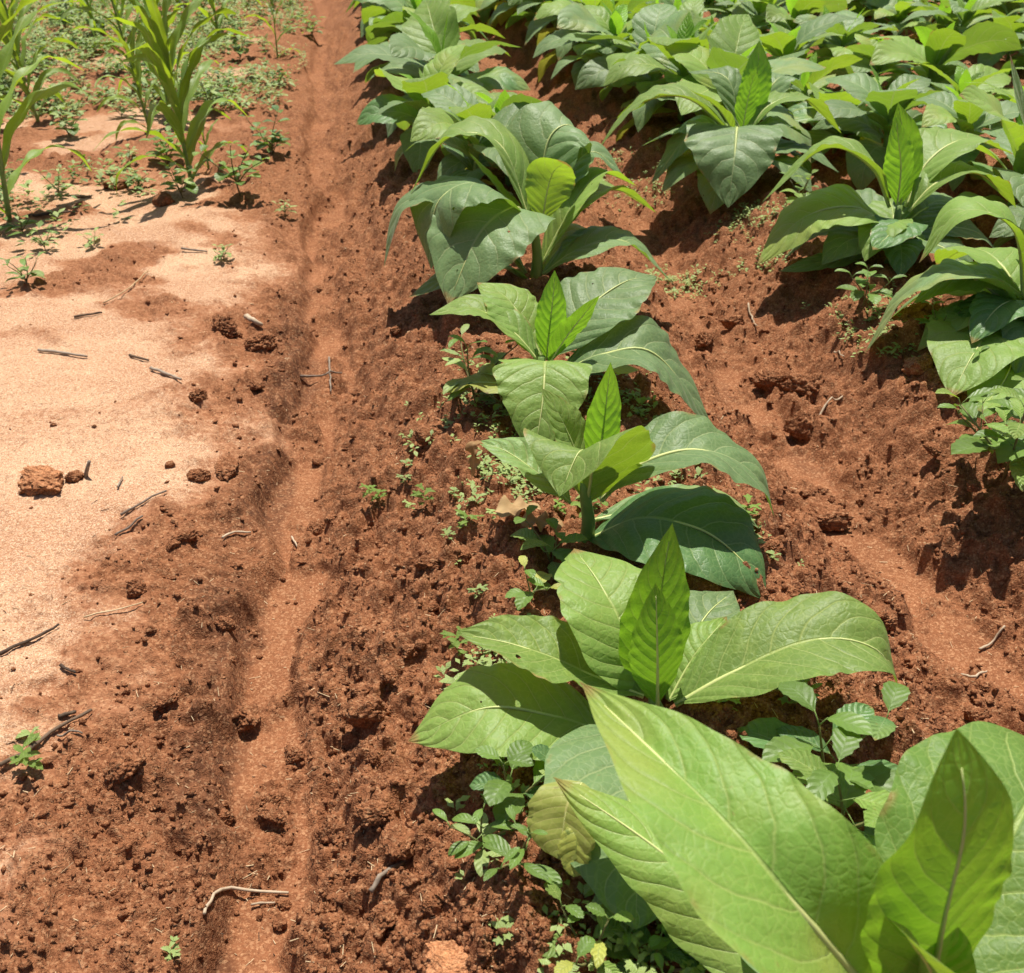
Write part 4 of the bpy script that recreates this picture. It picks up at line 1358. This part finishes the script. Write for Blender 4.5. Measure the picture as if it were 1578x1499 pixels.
def litter(n, seed, mat='straw', lab='fine pale straw bits littering the soil'):
    rs = np.random.RandomState(seed)
    y = .75 + 6.5 * rs.rand(n) ** 1.8
    x = y * math.tan(YAW) + rs.uniform(-1, 1, n) * (.6 * (y * .85 + .75))
    z = land(x, y)[0]
    L = .004 + .022 * rs.rand(n) ** 2.5; r = .0004 + .0006 * rs.rand(n)
    a = rs.uniform(0, 6.28, n); e = rs.uniform(-.15, .25, n)
    d = np.stack([np.cos(a) * np.cos(e), np.sin(a) * np.cos(e), np.sin(e)], 1)
    s = np.stack([-np.sin(a), np.cos(a), 0 * a], 1); u = np.array([0, 0, 1.])
    c = np.stack([x, y, z + .0015], 1)
    V = []
    for t in (-.5, .5):
        for k in range(3):
            th = 2.094 * k
            V.append(c + d * (L * t)[:, None] + (s * math.cos(th) + u * math.sin(th)) * r[:, None] * (1.0 if t < 0 else .7))
    V = np.stack(V, 1).reshape(-1, 3)
    o = np.arange(n)[:, None] * 6
    F = np.concatenate([o + [[k, (k + 1) % 3, 3 + (k + 1) % 3, 3 + k]] for k in range(3)])
    tag(link('plant_litter', mesh_np('plant_litter', V, F, mat)), lab, 'litter', kind='stuff')


litter(3200, 8)
litter(900, 18, 'twig_dark', 'fine dark twig bits littering the soil')


def dry_leaf(px, py, size, seed, label, rz=0):
    rs = np.random.RandomState(seed)
    p = spot(px, py)
    ctrl = np.array([[-.5, 0, .0], [-.2, .05, .07], [.2, -.04, .05], [.5, .03, .0]]) * size
    me, _, _, _ = blade(ctrl, .55, fold=20, curl=.4, wave=.5, waves=3, quilt=.02, mat='dry_leaf', seed=seed, nu=30, nv=13, a=.6, b=.6)
    co = np.empty(len(me.vertices) * 3, np.float32); me.vertices.foreach_get('co', co); co = co.reshape(-1, 3)
    for i in range(len(co)):
        nv = mnoise.noise_vector(Vector(co[i]) * (9 / size * .6)); co[i] += np.array(nv) * size * .035
    me.vertices.foreach_set('co', co.ravel()); me.update()
    o = link('dry_leaf', me)
    o.location = (p[0], p[1], p[2] + .012); o.rotation_euler = (.1, .15, rz)
    return tag(o, label, 'dry leaf', 'dry leaves')


dry_leaf(800, 795, .11, 1, 'crumpled tan dry tobacco leaf at the foot of the bare stem', .6)
dry_leaf(835, 815, .09, 2, 'dark brown curled dry leaf against the serrated weed', .3)
dry_leaf(760, 165, .14, 3, 'bleached dry leaf on the soil between two rows')
dry_leaf(1285, 400, .12, 4, 'torn brown leaf under the drooping side leaf', .4)

# the withered tip hanging from the scorched leaf
rootC = HERO[2]
oC = np.array(rootC.location)
tipw = [at(745, 684, 1.57), at(728, 684, 1.565), at(730, 705, 1.56), at(727, 735, 1.56)]
me, _, _, _ = blade(tipw, .32, fold=30, curl=.5, wave=.5, waves=3, mat='dry_leaf', seed=5, nu=26, nv=11, a=.4, b=.7, quilt=.02)
co = np.empty(len(me.vertices) * 3, np.float32); me.vertices.foreach_get('co', co)
me.vertices.foreach_set('co', (co.reshape(-1, 3) - oC).astype(np.float32).ravel()); me.update()
o = link('withered_tip', me, rootC)
o['label'] = 'brown withered leaf tip'
